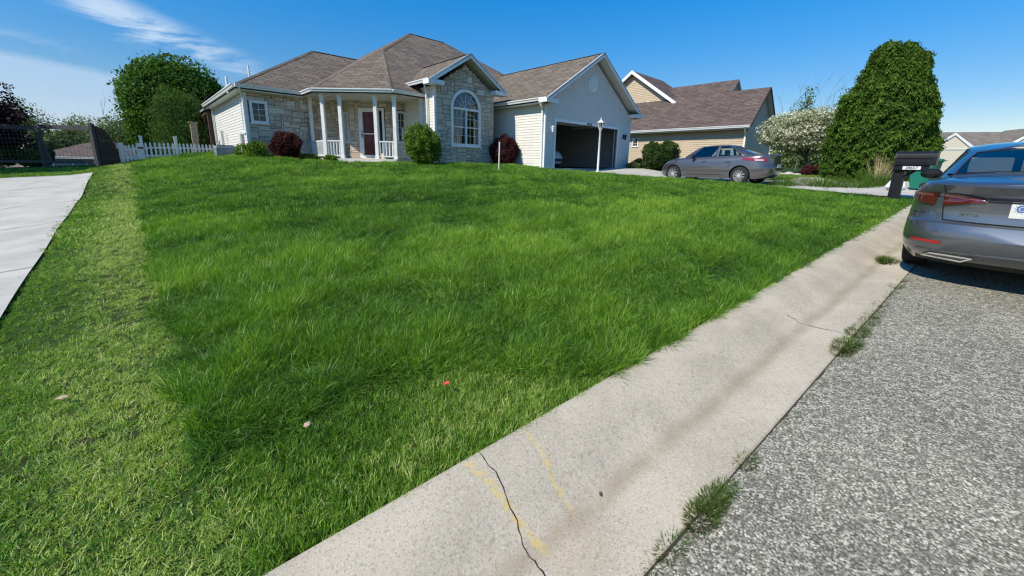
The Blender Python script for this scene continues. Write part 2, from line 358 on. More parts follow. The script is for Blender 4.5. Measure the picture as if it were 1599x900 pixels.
# ------------------------------------------------------------------ mesh helpers
class MB:
    def __init__(s): s.v = []; s.f = []; s.m = []; s.uv = {}; s.tint = []
    def add(s, verts, faces, mi=0, uvs=None, tint=0.):
        o = len(s.v); s.v += [tuple(p) for p in verts]
        for k, f in enumerate(faces):
            s.f.append(tuple(i + o for i in f)); s.m.append(mi); s.tint.append(tint)
            if uvs is not None: s.uv[len(s.f) - 1] = [uvs[i] for i in f]
        return s
    def box(s, x0, x1, y0, y1, z0, z1, mi=0, tint=0.):
        v = [(x0, y0, z0), (x1, y0, z0), (x1, y1, z0), (x0, y1, z0), (x0, y0, z1), (x1, y0, z1), (x1, y1, z1), (x0, y1, z1)]
        return s.add(v, [(0, 3, 2, 1), (4, 5, 6, 7), (0, 1, 5, 4), (1, 2, 6, 5), (2, 3, 7, 6), (3, 0, 4, 7)], mi, tint=tint)
    def hexa(s, v, mi=0, tint=0.):
        return s.add(v, [(0, 3, 2, 1), (4, 5, 6, 7), (0, 1, 5, 4), (1, 2, 6, 5), (2, 3, 7, 6), (3, 0, 4, 7)], mi, tint=tint)
    def bar(s, p, q, w, h=None, up=(0, 0, 1), mi=0):
        h = h or w; p = Vector(p); q = Vector(q); d = (q - p).normalized(); up = Vector(up)
        if abs(d.dot(up)) > .98: up = Vector((1, 0, 0))
        r = d.cross(up).normalized(); u = r.cross(d)
        v = [p - r * w / 2 - u * h / 2, p + r * w / 2 - u * h / 2, q + r * w / 2 - u * h / 2, q - r * w / 2 - u * h / 2,
             p - r * w / 2 + u * h / 2, p + r * w / 2 + u * h / 2, q + r * w / 2 + u * h / 2, q - r * w / 2 + u * h / 2]
        return s.hexa(v, mi)
    def tube(s, pts, rad, n=8, mi=0, cap=True):
        pts = [Vector(p) for p in pts]; rad = [rad] * len(pts) if isinstance(rad, (int, float)) else rad
        vs = []; fs = []
        for i, p in enumerate(pts):
            d = (pts[min(i + 1, len(pts) - 1)] - pts[max(i - 1, 0)]).normalized()
            a = Vector((0, 0, 1)) if abs(d.z) < .9 else Vector((1, 0, 0))
            r = d.cross(a).normalized(); u = r.cross(d)
            for k in range(n):
                t = 2 * math.pi * k / n; vs.append(p + (r * math.cos(t) + u * math.sin(t)) * rad[i])
        for i in range(len(pts) - 1):
            for k in range(n): fs.append((i * n + k, i * n + (k + 1) % n, (i + 1) * n + (k + 1) % n, (i + 1) * n + k))
        if cap: fs.append(tuple(range(n))[::-1]); fs.append(tuple((len(pts) - 1) * n + k for k in range(n)))
        return s.add(vs, fs, mi)
    def lathe(s, prof, n=24, axis='z', c=(0, 0, 0), mi=0):
        vs = []; fs = []
        for r, h in prof:
            for k in range(n):
                t = 2 * math.pi * k / n; a, b_ = r * math.cos(t), r * math.sin(t)
                p = (a, b_, h) if axis == 'z' else ((h, a, b_) if axis == 'x' else (a, h, b_))
                vs.append((p[0] + c[0], p[1] + c[1], p[2] + c[2]))
        for i in range(len(prof) - 1):
            for k in range(n): fs.append((i * n + k, i * n + (k + 1) % n, (i + 1) * n + (k + 1) % n, (i + 1) * n + k))
        return s.add(vs, fs, mi)
    def prism(s, poly, fn, t0, t1, mi=0, tint=0.):
        """poly in 2-D, fn(p, t) -> 3-D"""
        n = len(poly); v = [fn(p, t0) for p in poly] + [fn(p, t1) for p in poly]
        f = [tuple(range(n))[::-1], tuple(range(n, 2 * n))] + [(i, (i + 1) % n, n + (i + 1) % n, n + i) for i in range(n)]
        return s.add(v, f, mi, tint=tint)
    def build(s, name, mats, parent=None, smooth=False, recalc=True, bevel=0):
        used = sorted({i for f in s.f for i in f})
        if len(used) < len(s.v):
            mp = {o_: n_ for n_, o_ in enumerate(used)}; s.v = [s.v[i] for i in used]; s.f = [tuple(mp[i] for i in f) for f in s.f]
        me = bpy.data.meshes.new(name); me.from_pydata(s.v, [], s.f)
        for mt in (mats if isinstance(mats, list) else [mats]): me.materials.append(mt)
        me.polygons.foreach_set('material_index', s.m)
        if s.uv:
            ul = me.uv_layers.new(name='UVMap')
            for fi, uvs in s.uv.items():
                for k, li in enumerate(me.polygons[fi].loop_indices): ul.data[li].uv = uvs[k]
        if any(s.tint):
            a = me.attributes.new('tint', 'FLOAT', 'FACE'); a.data.foreach_set('value', s.tint)
        if recalc and not s.uv:
            bm = bmesh.new(); bm.from_mesh(me); bmesh.ops.recalc_face_normals(bm, faces=bm.faces)
            if bevel: bmesh.ops.bevel(bm, geom=list(bm.edges), offset=bevel, segments=2, affect='EDGES', clamp_overlap=True)
            bm.to_mesh(me); bm.free()
        if smooth:
            me.polygons.foreach_set('use_smooth', [True] * len(me.polygons))
            try: me.set_sharp_from_angle(angle=D2R(38))
            except Exception: pass
        o = bpy.data.objects.new(name, me); col.objects.link(o)
        if parent is not None: o.parent = parent
        return o
def empty(name, loc, rz=0, label=None, cat=None, group=None, rx=0, scale=1):
    o = bpy.data.objects.new(name, None); col.objects.link(o); o.location = loc; o.rotation_euler = (rx, 0, rz); o.scale = (scale,) * 3
    o.empty_display_size = .2
    if label: tag(o, label, cat, group)
    return o
def tag(o, label, cat, group=None, kind=None):
    if label: o['label'] = label
    if cat: o['category'] = cat
    if group: o['group'] = group
    if kind: o['kind'] = kind
    return o
def struct(o): o['kind'] = 'structure'; return o
def text_mesh(name, s, size, mt, parent, mw, depth=.002, align='CENTER'):
    cu = bpy.data.curves.new(name, 'FONT'); cu.body = s; cu.size = size; cu.extrude = depth; cu.align_x = align; cu.align_y = 'CENTER'
    t = bpy.data.objects.new(name + '_tmp', cu); col.objects.link(t)
    dg = bpy.context.evaluated_depsgraph_get(); me = bpy.data.meshes.new_from_object(t.evaluated_get(dg))
    bpy.data.objects.remove(t); me.materials.clear(); me.materials.append(mt)
    o = bpy.data.objects.new(name, me); col.objects.link(o); o.parent = parent; o.matrix_local = mw; return o

# ------------------------------------------------------------------ ground, road, kerb, drives
def axis_coords(lo, hi, step, far):
    a = list(np.arange(lo, hi + 1e-6, step)); s_ = step; x = hi
    while x < far: s_ *= 1.35; x += s_; a.append(x)
    s_ = step; x = lo
    while x > -far: s_ *= 1.35; x -= s_; a.insert(0, x)
    return a
def grid_mesh(name, us, vs, fn, mt, uvs=False, smooth=True):
    U_, V_ = np.meshgrid(us, vs, indexing='ij'); X_, Y_, Z_ = fn(U_, V_)
    P = np.stack([X_, Y_, Z_], -1).reshape(-1, 3)
    nu, nv = U_.shape; idx = np.arange(nu * nv).reshape(nu, nv)
    F = np.stack([idx[:-1, :-1], idx[1:, :-1], idx[1:, 1:], idx[:-1, 1:]], -1).reshape(-1, 4)
    me = bpy.data.meshes.new(name); me.from_pydata(P.tolist(), [], F.tolist()); me.materials.append(mt)
    if uvs:
        ul = me.uv_layers.new(name='UVMap'); fl = np.stack([U_, V_], -1).reshape(-1, 2)[F.reshape(-1)]
        ul.data.foreach_set('uv', fl.astype(np.float32).reshape(-1))
    if smooth: me.polygons.foreach_set('use_smooth', [True] * len(me.polygons))
    o = bpy.data.objects.new(name, me); col.objects.link(o); return o
lats = [x for x in axis_coords(-34, -1.8, .35, 2500) if x < -1.75] + [-1.57, -1.53, -1.3, 0, 3, 8, 16, 30, 60, 120, 300, 800, 2500]
fws = axis_coords(-16, 34, .4, 2500)
def fg(l, f):
    x, y = frK(l, f); return x, y, terrain(x, y)
struct(grid_mesh('ground', lats, fws, fg, M['ground']))
def froad(l, f):
    x, y = frK(l, f); return x, y, zroad(f) - .02 * np.clip(l - 1, 0, 3) ** 2 * 0 + .004
struct(grid_mesh('road', [-.752, -.5, 0, 1, 2, 3.5, 5, 7, 8.6], list(np.arange(-30, 60, .6)), froad, M['asphalt']))
kp = [(-1.62, -.12), (-1.575, .085), (-1.545, .118), (-1.50, .126), (-1.42, .122), (-1.34, .104), (-1.26, .068), (-1.19, .028), (-1.13, .002), (-1.08, -.010),
      (-1.02, -.008), (-.95, 0.0), (-.86, .005), (-.775, .010), (-.757, .004), (-.755, -.10)]
def fk(l, f):
    x, y = frK(l, f); hz = np.interp(l, [p[0] for p in kp], [p[1] for p in kp])
    jn = np.zeros_like(f)
    for j in (-5.05, -1.9, 1.5, 4.7, 8.0, -8.2):
        jn = jn + 0
    return x, y, zroad(f) + hz - jn
fk_f = sorted(set([round(float(x), 3) for x in np.arange(-14, 40, .25)] + [j + d_ for j in (-1.9, 1.5, 4.7, 8.0, -8.2) for d_ in (-.009, -.003, .003, .009)]))
kerb = struct(grid_mesh('kerb', [p[0] for p in kp], fk_f, fk, M['kerb'], uvs=True))
def strip_on_kerb(name, pts, w, mt, lift=.003):
    """thin crooked crack line that follows the kerb profile"""
    mb = MB(); n = len(pts); vs = []
    for i, (l, f) in enumerate(pts):
        ww = w * (.5 + rng.random()) * (.4 if i in (0, n - 1) else 1)
        for sgn in (-1, 1):
            x, y = frK(l, f + sgn * ww); h_ = np.interp(l, [p[0] for p in kp], [p[1] for p in kp])
            vs.append((x, y, float(zroad(f)) + h_ + lift))
    mb.add(vs, [(2 * i, 2 * i + 1, 2 * i + 3, 2 * i + 2) for i in range(n - 1)])
    return mb.build(name, mt)
cr_pts = []
for i in range(34):
    t = i / 33; l = -1.56 + .79 * t
    cr_pts.append((l, -5.03 - .09 * t + .010 * math.sin(7 * t) + .004 * math.sin(31 * t) + rng.normal(0, .004)))
struct(strip_on_kerb('kerb_crack', cr_pts, .002, M['dark']))
for f0, l0, l1 in ((-1.95, -1.22, -.77), (1.52, -1.5, -1.2)):
    struct(strip_on_kerb('kerb_crack', [(l0 + (l1 - l0) * i / 15, f0 + rng.normal(0, .008)) for i in range(16)], .003, M['dark']))
# dark seam of soil between gutter and asphalt
sm = MB(); vs = []
fsm = np.arange(-8, 20, .07)
for f in fsm:
    w_ = .003 + .011 * rng.random() ** 2
    for l in (-.757, -.757 + w_):
        x, y = frK(l, f); vs.append((x, y, float(zroad(f)) + (.0085 if l == -.757 else .0068)))
sm.add(vs, [(2 * i, 2 * i + 1, 2 * i + 3, 2 * i + 2) for i in range(len(fsm) - 1)])
struct(sm.build('kerb_seam', plain('soil_in_seam', (.045, .035, .025), .95)))
def drive(name, u0, u1, v0, v1, mt, lift=.035, joints=3.0, flare=0):
    us = list(np.linspace(0, 1, 14)); vs_ = list(np.arange(v0, v1 + .01, .25))
    def f(t, v):
        fl = flare * np.clip((-8.0 - v) / 3.0, 0, 1) ** 1.5
        u = (u0 - fl) + (u1 + fl - u0 + fl) * t; x, y = frH(u, v); l, ff = toK(x, y)
        z = terrain(x, y) + lift
        z = np.where(l > -1.6, zroad(ff) + .118, z)
        return x, y, z
    o = grid_mesh(name, us, vs_, f, mt); struct(o)
    jt = MB()
    for v in np.arange(v0 + joints, v1 - .3, joints):
        q = []
        for t in np.linspace(0, 1, 20):
            u = u0 + (u1 - u0) * t
            for dv in (-.008, .008):
                x, y = frH(u, v + dv); q.append((x, y, tz(x, y) + lift + .006))
        jt.add(q, [(2 * i, 2 * i + 1, 2 * i + 3, 2 * i + 2) for i in range(19)])
    struct(jt.build(name + '_joint', M['mortar']))
    return o
drive('driveway', 1.3, 6.7, -12.6, .02, M['drive'], flare=.5)
drive('neighbouring_driveway', -21.5, -14.29, -11.5, 6.9, M['drive_left'], lift=.03)

# ------------------------------------------------------------------ wall builders (house-local: u,v,w)
def fn_plane(axis, c, sgn):
    """axis 'v': wall lies in plane v=c, h runs along u ; axis 'u': plane u=c, h along v ; t = distance outwards (sgn)"""
    if axis == 'v': return lambda p, t: (p[0], c + sgn * t, p[1])
    if axis == 'u': return lambda p, t: (c + sgn * t, p[0], p[1])
def fn_line(p0, p1, out):
    p0 = np.array(p0); d = np.array(p1) - p0; d = d / np.hypot(*d); nrm = np.array([d[1], -d[0]]) * out
    return lambda p, t: (p0[0] + d[0] * p[0] + nrm[0] * t, p0[1] + d[1] * p[0] + nrm[1] * t, p[1])
def poly_span(poly, z):
    xs = []
    n = len(poly)
    for i in range(n):
        (x0, z0), (x1, z1) = poly[i], poly[(i + 1) % n]
        if (z0 <= z < z1) or (z1 <= z < z0): xs.append(x0 + (x1 - x0) * (z - z0) / (z1 - z0))
    return (min(xs), max(xs)) if len(xs) > 1 else None
def clapboard(mb, fn, poly, openings=(), exp=.115, lap=.019):
    z = min(p[1] for p in poly); zt = max(p[1] for p in poly)
    while z < zt - .01:
        z1 = min(z + exp, zt - .002)
        a = poly_span(poly, z + .002); b_ = poly_span(poly, z1 - .002)
        if a is None: z += exp; continue
        if b_ is None: b_ = ((a[0] + a[1]) / 2 - .01, (a[0] + a[1]) / 2 + .01)
        seg = [(a[0], a[1], b_[0], b_[1])]
        for (h0, h1, q0, q1) in openings:
            if z1 > q0 + .01 and z < q1 - .01:
                ns = []
                for s0, s1, t0, t1 in seg:
                    if h1 <= s0 or h0 >= s1: ns.append((s0, s1, t0, t1)); continue
                    if h0 > s0: ns.append((s0, h0, t0, h0))
                    if h1 < s1: ns.append((h1, s1, h1, t1))
                seg = ns
        for s0, s1, t0, t1 in seg:
            if s1 - s0 < .02: continue
            v = [fn((s0, z), 0), fn((s1, z), 0), fn((s1, z), lap), fn((s0, z), lap),
                 fn((t0, z1), 0), fn((t1, z1), 0), fn((t1, z1), .004), fn((t0, z1), .004)]
            mb.hexa(v)
        z += exp
def wallcore(mb, fn, poly, openings, th=.12):
    """solid wall behind the cladding, split round openings (polygon rows)"""
    zs = sorted(set([p[1] for p in poly] + [o[2] for o in openings] + [o[3] for o in openings]))
    zs = [z for z in zs if min(p[1] for p in poly) <= z <= max(p[1] for p in poly)]
    for z0, z1 in zip(zs[:-1], zs[1:]):
        if z1 - z0 < 1e-4: continue
        a = poly_span(poly, z0 + 1e-4); b_ = poly_span(poly, z1 - 1e-4)
        if not a or not b_: continue
        seg = [(a[0], a[1], b_[0], b_[1])]
        for (h0, h1, q0, q1) in openings:
            if q0 <= z0 + 1e-5 and q1 >= z1 - 1e-5:
                ns = []
                for s0, s1, t0, t1 in seg:
                    if h1 <= s0 or h0 >= s1: ns.append((s0, s1, t0, t1)); continue
                    if h0 > s0: ns.append((s0, h0, t0, h0))
                    if h1 < s1: ns.append((h1, s1, h1, t1))
                seg = ns
        for s0, s1, t0, t1 in seg:
            mb.hexa([fn((s0, z0), -th), fn((s1, z0), -th), fn((s1, z0), -.001), fn((s0, z0), -.001),
                     fn((t0, z1), -th), fn((t1, z1), -th), fn((t1, z1), -.001), fn((t0, z1), -.001)])
def ashlar(mb, fn, poly, openings=(), cell=.085, seed=1, arch=None):
    r = random.Random(seed)
    h0 = min(p[0] for p in poly); h1 = max(p[0] for p in poly); z0 = min(p[1] for p in poly); z1 = max(p[1] for p in poly)
    nx = max(1, round((h1 - h0) / cell)); nz = int((z1 - z0) / cell) + 1; cx = (h1 - h0) / nx
    occ = [[False] * nz for _ in range(nx)]
    def inside(i, k):
        zc = z0 + (k + .5) * cell; hc = h0 + (i + .5) * cx
        sp_ = poly_span(poly, min(zc, z1 - .001))
        if sp_ is None or not (sp_[0] <= hc <= sp_[1]): return False
        for a, b_, c, d in openings:
            if a - .01 < hc < b_ + .01 and c - .01 < zc < d + .01: return False
        if arch and (hc - arch[0]) ** 2 + (zc - arch[1]) ** 2 < arch[2] ** 2 and zc > arch[1]: return False
        return True
    for i in range(nx):
        for k in range(nz):
            if not inside(i, k): occ[i][k] = True
    for k in range(nz):
        for i in range(nx):
            if occ[i][k]: continue
            w = r.choice([2, 3, 3, 4, 4, 5, 6, 7]); h = r.choice([1, 1, 2, 2, 2, 3])
            if w < 3 and h == 1: w = 4
            ww = 0
            while ww < w and i + ww < nx and not occ[i + ww][k]: ww += 1
            hh = 1
            while hh < h and k + hh < nz and all(not occ[i + q][k + hh] for q in range(ww)): hh += 1
            for a in range(ww):
                for c in range(hh): occ[i + a][k + c] = True
            g_ = .006; a0, a1 = h0 + i * cx + g_, h0 + (i + ww) * cx - g_; c0, c1 = z0 + k * cell + g_, min(z0 + (k + hh) * cell, z1) - g_
            t = .022 + r.random() * .018; e = .010; j = lambda: (r.random() - .5) * .008
            q = [(a0 + j(), c0 + j()), (a1 + j(), c0 + j()), (a1 + j(), c1 + j()), (a0 + j(), c1 + j())]
            qi = [(q[0][0] + e, q[0][1] + e), (q[1][0] - e, q[1][1] + e), (q[2][0] - e, q[2][1] - e), (q[3][0] + e, q[3][1] - e)]
            v = [fn(p, -.01) for p in q] + [fn(p, t * .6) for p in q] + [fn(p, t + j()) for p in qi]
            f = [(0, 1, 5, 4), (1, 2, 6, 5), (2, 3, 7, 6), (3, 0, 4, 7), (4, 5, 9, 8), (5, 6, 10, 9), (6, 7, 11, 10), (7, 4, 8, 11), (8, 9, 10, 11)]
            mb.add(v, f, tint=max(.02, min(1, r.gauss(.5, .24))))
def roofplane(mb, pts, wfn, th=.09, mi_top=0, mi_bot=1):
    """pts: list (u,v); first edge is the eave; wfn(u,v)->w"""
    P = [Vector((p[0], p[1], wfn(*p))) for p in pts]
    e = (P[1] - P[0]).normalized(); nrm = Vector((0, 0, 0))
    for i in range(len(P)): nrm += (P[i] - P[0]).cross(P[(i + 1) % len(P)] - P[0])
    nrm.normalize()
    if nrm.z < 0: nrm = -nrm
    up = nrm.cross(e)
    if up.z < 0: up = -up
    uv = [((p - P[0]).dot(e), (p - P[0]).dot(up)) for p in P]
    n = len(P); vs = [tuple(p) for p in P] + [tuple(p - Vector((0, 0, th))) for p in P]
    top = tuple(range(n))
    a = (P[1] - P[0]).cross(P[2] - P[0]).z
    if a < 0: top = top[::-1]
    mb.add(vs, [top], mi_top, uvs=uv + uv)
    mb.add(vs, [tuple(i + n for i in top[::-1])] + [(i, (i + 1) % n, n + (i + 1) % n, n + i) for i in range(n)], mi_bot, uvs=uv + uv)
def ridgecap(mb, p, q, w=.12, lift=.012):
    p = Vector(p); q = Vector(q); d = q - p; L_ = d.length; d.normalize(); r = d.cross(Vector((0, 0, 1))).normalized()
    z = Vector((0, 0, lift)); dn = Vector((0, 0, -.045))
    vs = [p - r * w + dn + z, p + z, p + r * w + dn + z, q - r * w + dn + z, q + z, q + r * w + dn + z]
    mb.add(vs, [(0, 1, 4, 3), (1, 2, 5, 4)], 0, uvs=[(0, 0), (.0, .14), (0, .28), (L_, 0), (L_, .14), (L_, .28)])
def gutter(mb, p, q, out, h=.12, d=.12):
    """box gutter along p-q, out = 2-D outward unit"""
    p = Vector(p); q = Vector(q); o = Vector((out[0], out[1], 0))
    prof = [(0, 0), (d, 0), (d, -.03), (d * .72, -h * .6), (d * .6, -h), (0, -h)]
    vs = [p + o * a + Vector((0, 0, b_)) for a, b_ in prof] + [q + o * a + Vector((0, 0, b_)) for a, b_ in prof]
    n = len(prof)
    mb.add(vs, [tuple(range(n)), tuple(range(n, 2 * n))[::-1]] + [(i, (i + 1) % n, n + (i + 1) % n, n + i) for i in range(n)])
def window(parent, fn, h0, h1, z0, z1, nx=2, nz=3, fr=.11, blind=None, sash_mid=False, glass='win_glass', label=None):
    """framed window: frame > pane + muntins"""
    fm = MB()
    for a, b_, c, d in ((h0 - fr, h1 + fr, z0 - fr, z0), (h0 - fr, h1 + fr, z1, z1 + fr), (h0 - fr, h0, z0, z1), (h1, h1 + fr, z0, z1)):
        fm.prism([(a, c), (b_, c), (b_, d), (a, d)], fn, -.06, .05)
    fm.prism([(h0 - fr - .02, z0 - fr - .03), (h1 + fr + .02, z0 - fr - .03), (h1 + fr + .02, z0 - fr), (h0 - fr - .02, z0 - fr)], fn, -.02, .075)
    w = fm.build('window', M['white'], parent)
    if label: w['label'] = label
    mu = MB(); t = .016
    for i in range(1, nx):
        hh = h0 + (h1 - h0) * i / nx; mu.prism([(hh - t / 2, z0), (hh + t / 2, z0), (hh + t / 2, z1), (hh - t / 2, z1)], fn, -.025, -.012)
    for i in range(1, nz):
        zz = z0 + (z1 - z0) * i / nz; tt = t if not (sash_mid and i == nz // 2) else .05
        mu.prism([(h0, zz - tt / 2), (h1, zz - tt / 2), (h1, zz + tt / 2), (h0, zz + tt / 2)], fn, -.026, -.010)
    if nx > 1 or nz > 1: mu.build('muntin', M['white'], w)
    g = MB(); g.add([fn((h0, z0), -.03), fn((h1, z0), -.03), fn((h1, z1), -.03), fn((h0, z1), -.03)], [(0, 1, 2, 3)]); g.build('pane', M[glass], w)
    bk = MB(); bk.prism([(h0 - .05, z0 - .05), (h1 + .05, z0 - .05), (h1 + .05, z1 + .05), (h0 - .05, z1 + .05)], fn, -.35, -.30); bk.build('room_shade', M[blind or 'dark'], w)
    return w

# ------------------------------------------------------------------ THE STONE HOUSE
house = empty('stone_house', (OH[0], OH[1], W0), math.pi / 2 - H, 'pale stone and siding house with columned porch, arched window and open double garage', 'house')
P = .63; E = 2.9
wl = MB(); cl = MB(); st = MB()
BASE = -.5; TOP = 2.76
def both(axis_fn, poly, ops, kind, seed=0, arch=None, coreops=None):
    wl = MB(); cl = MB(); wallcore(wl, axis_fn, poly, coreops if coreops is not None else ops); w_ = wl.build('wall', M['mortar'], house)
    if kind == 'clap': clapboard(cl, axis_fn, poly, ops, .115, (.042) if abs(axis_fn((0, 0), 1)[1] - axis_fn((0, 0), 0)[1]) > .5 else .017); cl.build('siding', M['siding'], w_)
    else: ashlar(cl, axis_fn, poly, ops, seed=seed, arch=arch); cl.build('stone_cladding', M['stone'], w_)
# garage front with gable
fG = fn_plane('v', 0, -1)
gf = [(0, BASE), (6.9, BASE), (6.9, 2.72), (3.45, 2.72 + 3.45 * P + .03), (0, 2.72)]
both(fG, gf, [(.68, 5.66, -.6, 2.03)], 'clap')
both(fn_plane('u', 0, -1), [(.0, BASE), (7, BASE), (7, TOP), (0, TOP)], [], 'clap')
both(fn_plane('u', 6.9, 1), [(0, BASE), (7, BASE), (7, TOP), (0, TOP)], [], 'clap')
# bay
VB = 2.45; fB = fn_plane('v', VB, -1); BC = -2.45; BL, BR = -4.0, -.9
bay = [(BL, BASE), (BR, BASE), (BR, 3.2), (BC, 3.2 + 1.55 * P), (BL, 3.2)]
AR = .70; AS = 2.42   # arch radius, spring height
both(fB, bay, [(BC - .79, BC + .79, .88, 2.5)], 'stone', 3, (BC, AS, .78), coreops=[(BC - .70, BC + .70, .96, 2.42)] + [(BC - math.sqrt(.49 - (.085 * k) ** 2), BC + math.sqrt(.49 - (.085 * k) ** 2), 2.42 + .085 * k, 2.42 + .085 * (k + 1)) for k in range(8)])
both(fn_plane('u', BR, 1), [(VB, BASE), (6, BASE), (6, 3.2), (VB, 3.2)], [], 'clap')
both(fn_plane('u', BL, -1), [(VB, BASE), (4.93, BASE), (4.93, 3.2), (VB, 3.2)], [], 'clap')
# wing
fW = fn_plane('v', 7.1, -1); wops = [(-9.62, -9.0, 1.55, 2.4)]
both(fW, [(-9.75, BASE), (-5.97, BASE), (-5.97, TOP), (-9.75, TOP)], wops, 'stone', 5)
both(fn_plane('u', -9.75, -1), [(7.1, BASE), (15.0, BASE), (15.0, TOP), (7.1, TOP)], [], 'clap')
both(fn_plane('u', -5.97, -1), [(6.37, BASE), (7.1, BASE), (7.1, TOP), (6.37, TOP)], [(6.45, 6.98, .95, 2.3)], 'stone', 8)
fD = fn_line((-5.97, 6.37), (-4.53, 4.93), 1)
dl = math.hypot(1.44, 1.44)
if fD((0, 0), 1)[0] > -5.97: fD = fn_line((-5.97, 6.37), (-4.53, 4.93), -1)
both(fD, [(0, BASE), (dl, BASE), (dl, TOP), (0, TOP)], [(.42, 1.58, .2, 2.45)], 'stone', 9)
fP = fn_plane('v', 4.93, -1)
both(fP, [(-4.53, BASE), (-3.9, BASE), (-3.9, TOP), (-4.53, TOP)], [(-4.46, -3.99, .95, 2.35)], 'stone', 10)
# white corner boards, base trims
tr = MB()
for x0, x1, y0, y1, zt_ in ((-.035, .05, -.035, .06, 2.74), (6.86, 6.935, -.035, .06, 2.74), (-9.80, -9.70, 7.05, 7.15, 2.74), (BL - .06, BL + .04, VB - .04, VB + .06, 3.18), (BR - .03, BR + .06, VB + .04, VB + .10, 3.18), (-9.80, -9.74, 14.9, 15.02, 2.74)):
    tr = MB(); tr.box(x0, x1, y0, y1, BASE, zt_); tr.build('corner_board', M['white'], house)
# garage door surround, door track, interior
gt = MB()
gt.box(.56, .68, -.05, .16, -.3, 2.15); gt.box(5.66, 5.78, -.05, .16, -.3, 2.15); gt.box(.68, 5.66, -.05, .16, 2.03, 2.15)
gt.build('garage_door_surround', M['white'], house)
gi = MB()
gi.box(.13, 6.8, 6.6, 6.7, -.3, 2.7); gi.box(.14, .2, .15, 6.6, -.3, 2.7); gi.box(6.7, 6.78, .15, 6.6, -.3, 2.7); gi.box(.13, 6.8, .14, 6.7, 2.62, 2.7)
gi.build('garage_interior', M['interior'], house)
gfl = MB(); gfl.box(.13, 6.8, -.1, 6.7, -.25, -.005); gfl.build('garage_floor', M['drive'], house)
gd = MB(); gd.box(.75, 5.6, .35, 2.6, 2.30, 2.36)
for k in range(5): gd.box(.75, 5.6, .36 + k * .45, .39 + k * .45, 2.27, 2.30)
gd.box(.62, .67, .16, 3, 2.2, 2.26); gd.box(5.67, 5.72, .16, 3, 2.2, 2.26)
gd.build('raised_garage_door', M['soffit'], house)
bd = MB(); bd.box(.2, 6.7, 6.5, 6.58, -.005, .5); bd.build('interior_skirting', M['interior_dark'], house)
sf = MB()
sf.box(3.2, 4.25, 6.45, 6.58, 1.55, 1.62); sf.box(3.2, 4.25, 6.45, 6.58, 1.95, 2.02); sf.box(3.2, 3.27, 6.45, 6.58, 1.6, 2.); sf.box(3.68, 3.78, 6.44, 6.58, 1.6, 2.); sf.box(4.18, 4.25, 6.45, 6.58, 1.6, 2.)
sf.build('wall_shelf', M['dark'], house)
# soffits (flat, under the overhangs)
so_ = MB()
for bxs in ((-.35, 0, -.35, 3.3), (6.9, 7.25, -.35, 3.3), (-9.75, -7.7, 6.72, 7.1), (-10.08, -9.75, 6.72, 15.3)):
    q = MB(); q.box(*bxs, 2.70, 2.735); q.build('soffit', M['soffit'], house)
so_.add([(-7.72, 7.1, 2.74), (-7.72, 5.42, 2.74), (-5.48, 3.18, 2.74), (-4.0, 3.18, 2.74), (-4.0, 4.93, 2.74), (-4.53, 4.93, 2.74), (-5.97, 6.37, 2.74), (-5.97, 7.1, 2.74)], [tuple(range(8))])
for k in range(9):   # panel lines of the porch ceiling
    so_.box(-7.3 + k * .38, -7.28 + k * .38, max(3.3, 5.0 - k * .38 + .15), 7.0, 2.728, 2.738)
so_.build('porch_ceiling', M['soffit'], house)
# gutters and fascia
gu = MB()
r2 = math.sqrt(.5)
gut = [((-10.1, 6.7), (-7.80, 6.7), (0, -1)), ((-10.1, 15.3), (-10.1, 6.7), (-1, 0)), ((-7.75, 6.7), (-7.75, 5.4), (-1, 0)),
       ((-7.75, 5.4), (-5.5, 3.15), (-r2, -r2)), ((-5.5, 3.15), (-3.9, 3.15), (0, -1)), ((-.35, 3.6), (-.35, -.4), (-1, 0)), ((7.25, 3.0), (7.25, -.4), (1, 0))]
for p, q, o in gut: gu = MB(); gutter(gu, (p[0], p[1], E), (q[0], q[1], E), o); gu.build('gutter', M['white'], house)
GL, GR = BC - 1.96, BC + 1.96
gut_b = [((GL, 3.85), (GL, VB - .35), (-1, 0)), ((GR, 3.85), (GR, VB - .35), (1, 0))]
for p, q, o in gut_b: gu = MB(); gutter(gu, (p[0], p[1], 3.35), (q[0], q[1], 3.35), o); gu.build('gutter', M['white'], house)
def rake(u0, w0_, u1, w1_, v, th=.05, dz=.20):
    fa = MB(); fa.hexa([(u0, v, w0_ - dz), (u1, v, w1_ - dz), (u1, v + th, w1_ - dz), (u0, v + th, w0_ - dz), (u0, v, w0_), (u1, v, w1_), (u1, v + th, w1_), (u0, v + th, w0_)]); fa.build('rake_board', M['white'], house)
rake(-.37, E + .0, 3.45, E + 3.8 * P + .012, -.45); rake(7.27, E, 3.45, E + 3.8 * P + .012, -.45)
rake(GL - .02, 3.36, BC, 3.36 + 1.98 * P, VB - .40); rake(GR + .02, 3.36, BC, 3.36 + 1.98 * P, VB - .40)
# rake soffits (sloping undersides)
def rsof(u0, w0_, u1, w1_, v0, v1):
    rs = MB(); rs.hexa([(u0, v0, w0_ - .14), (u1, v0, w1_ - .14), (u1, v1, w1_ - .14), (u0, v1, w0_ - .14), (u0, v0, w0_ - .11), (u1, v0, w1_ - .11), (u1, v1, w1_ - .11), (u0, v1, w0_ - .11)]); rs.build('rake_soffit', M['soffit'], house)
rsof(-.3, E + .03, 3.45, E + 3.8 * P, -.4, 0); rsof(7.2, E + .03, 3.45, E + 3.8 * P, -.4, 0)
rsof(GL + .04, 3.38, BC, 3.35 + 1.96 * P, VB - .35, VB); rsof(GR - .04, 3.38, BC, 3.35 + 1.96 * P, VB - .35, VB)
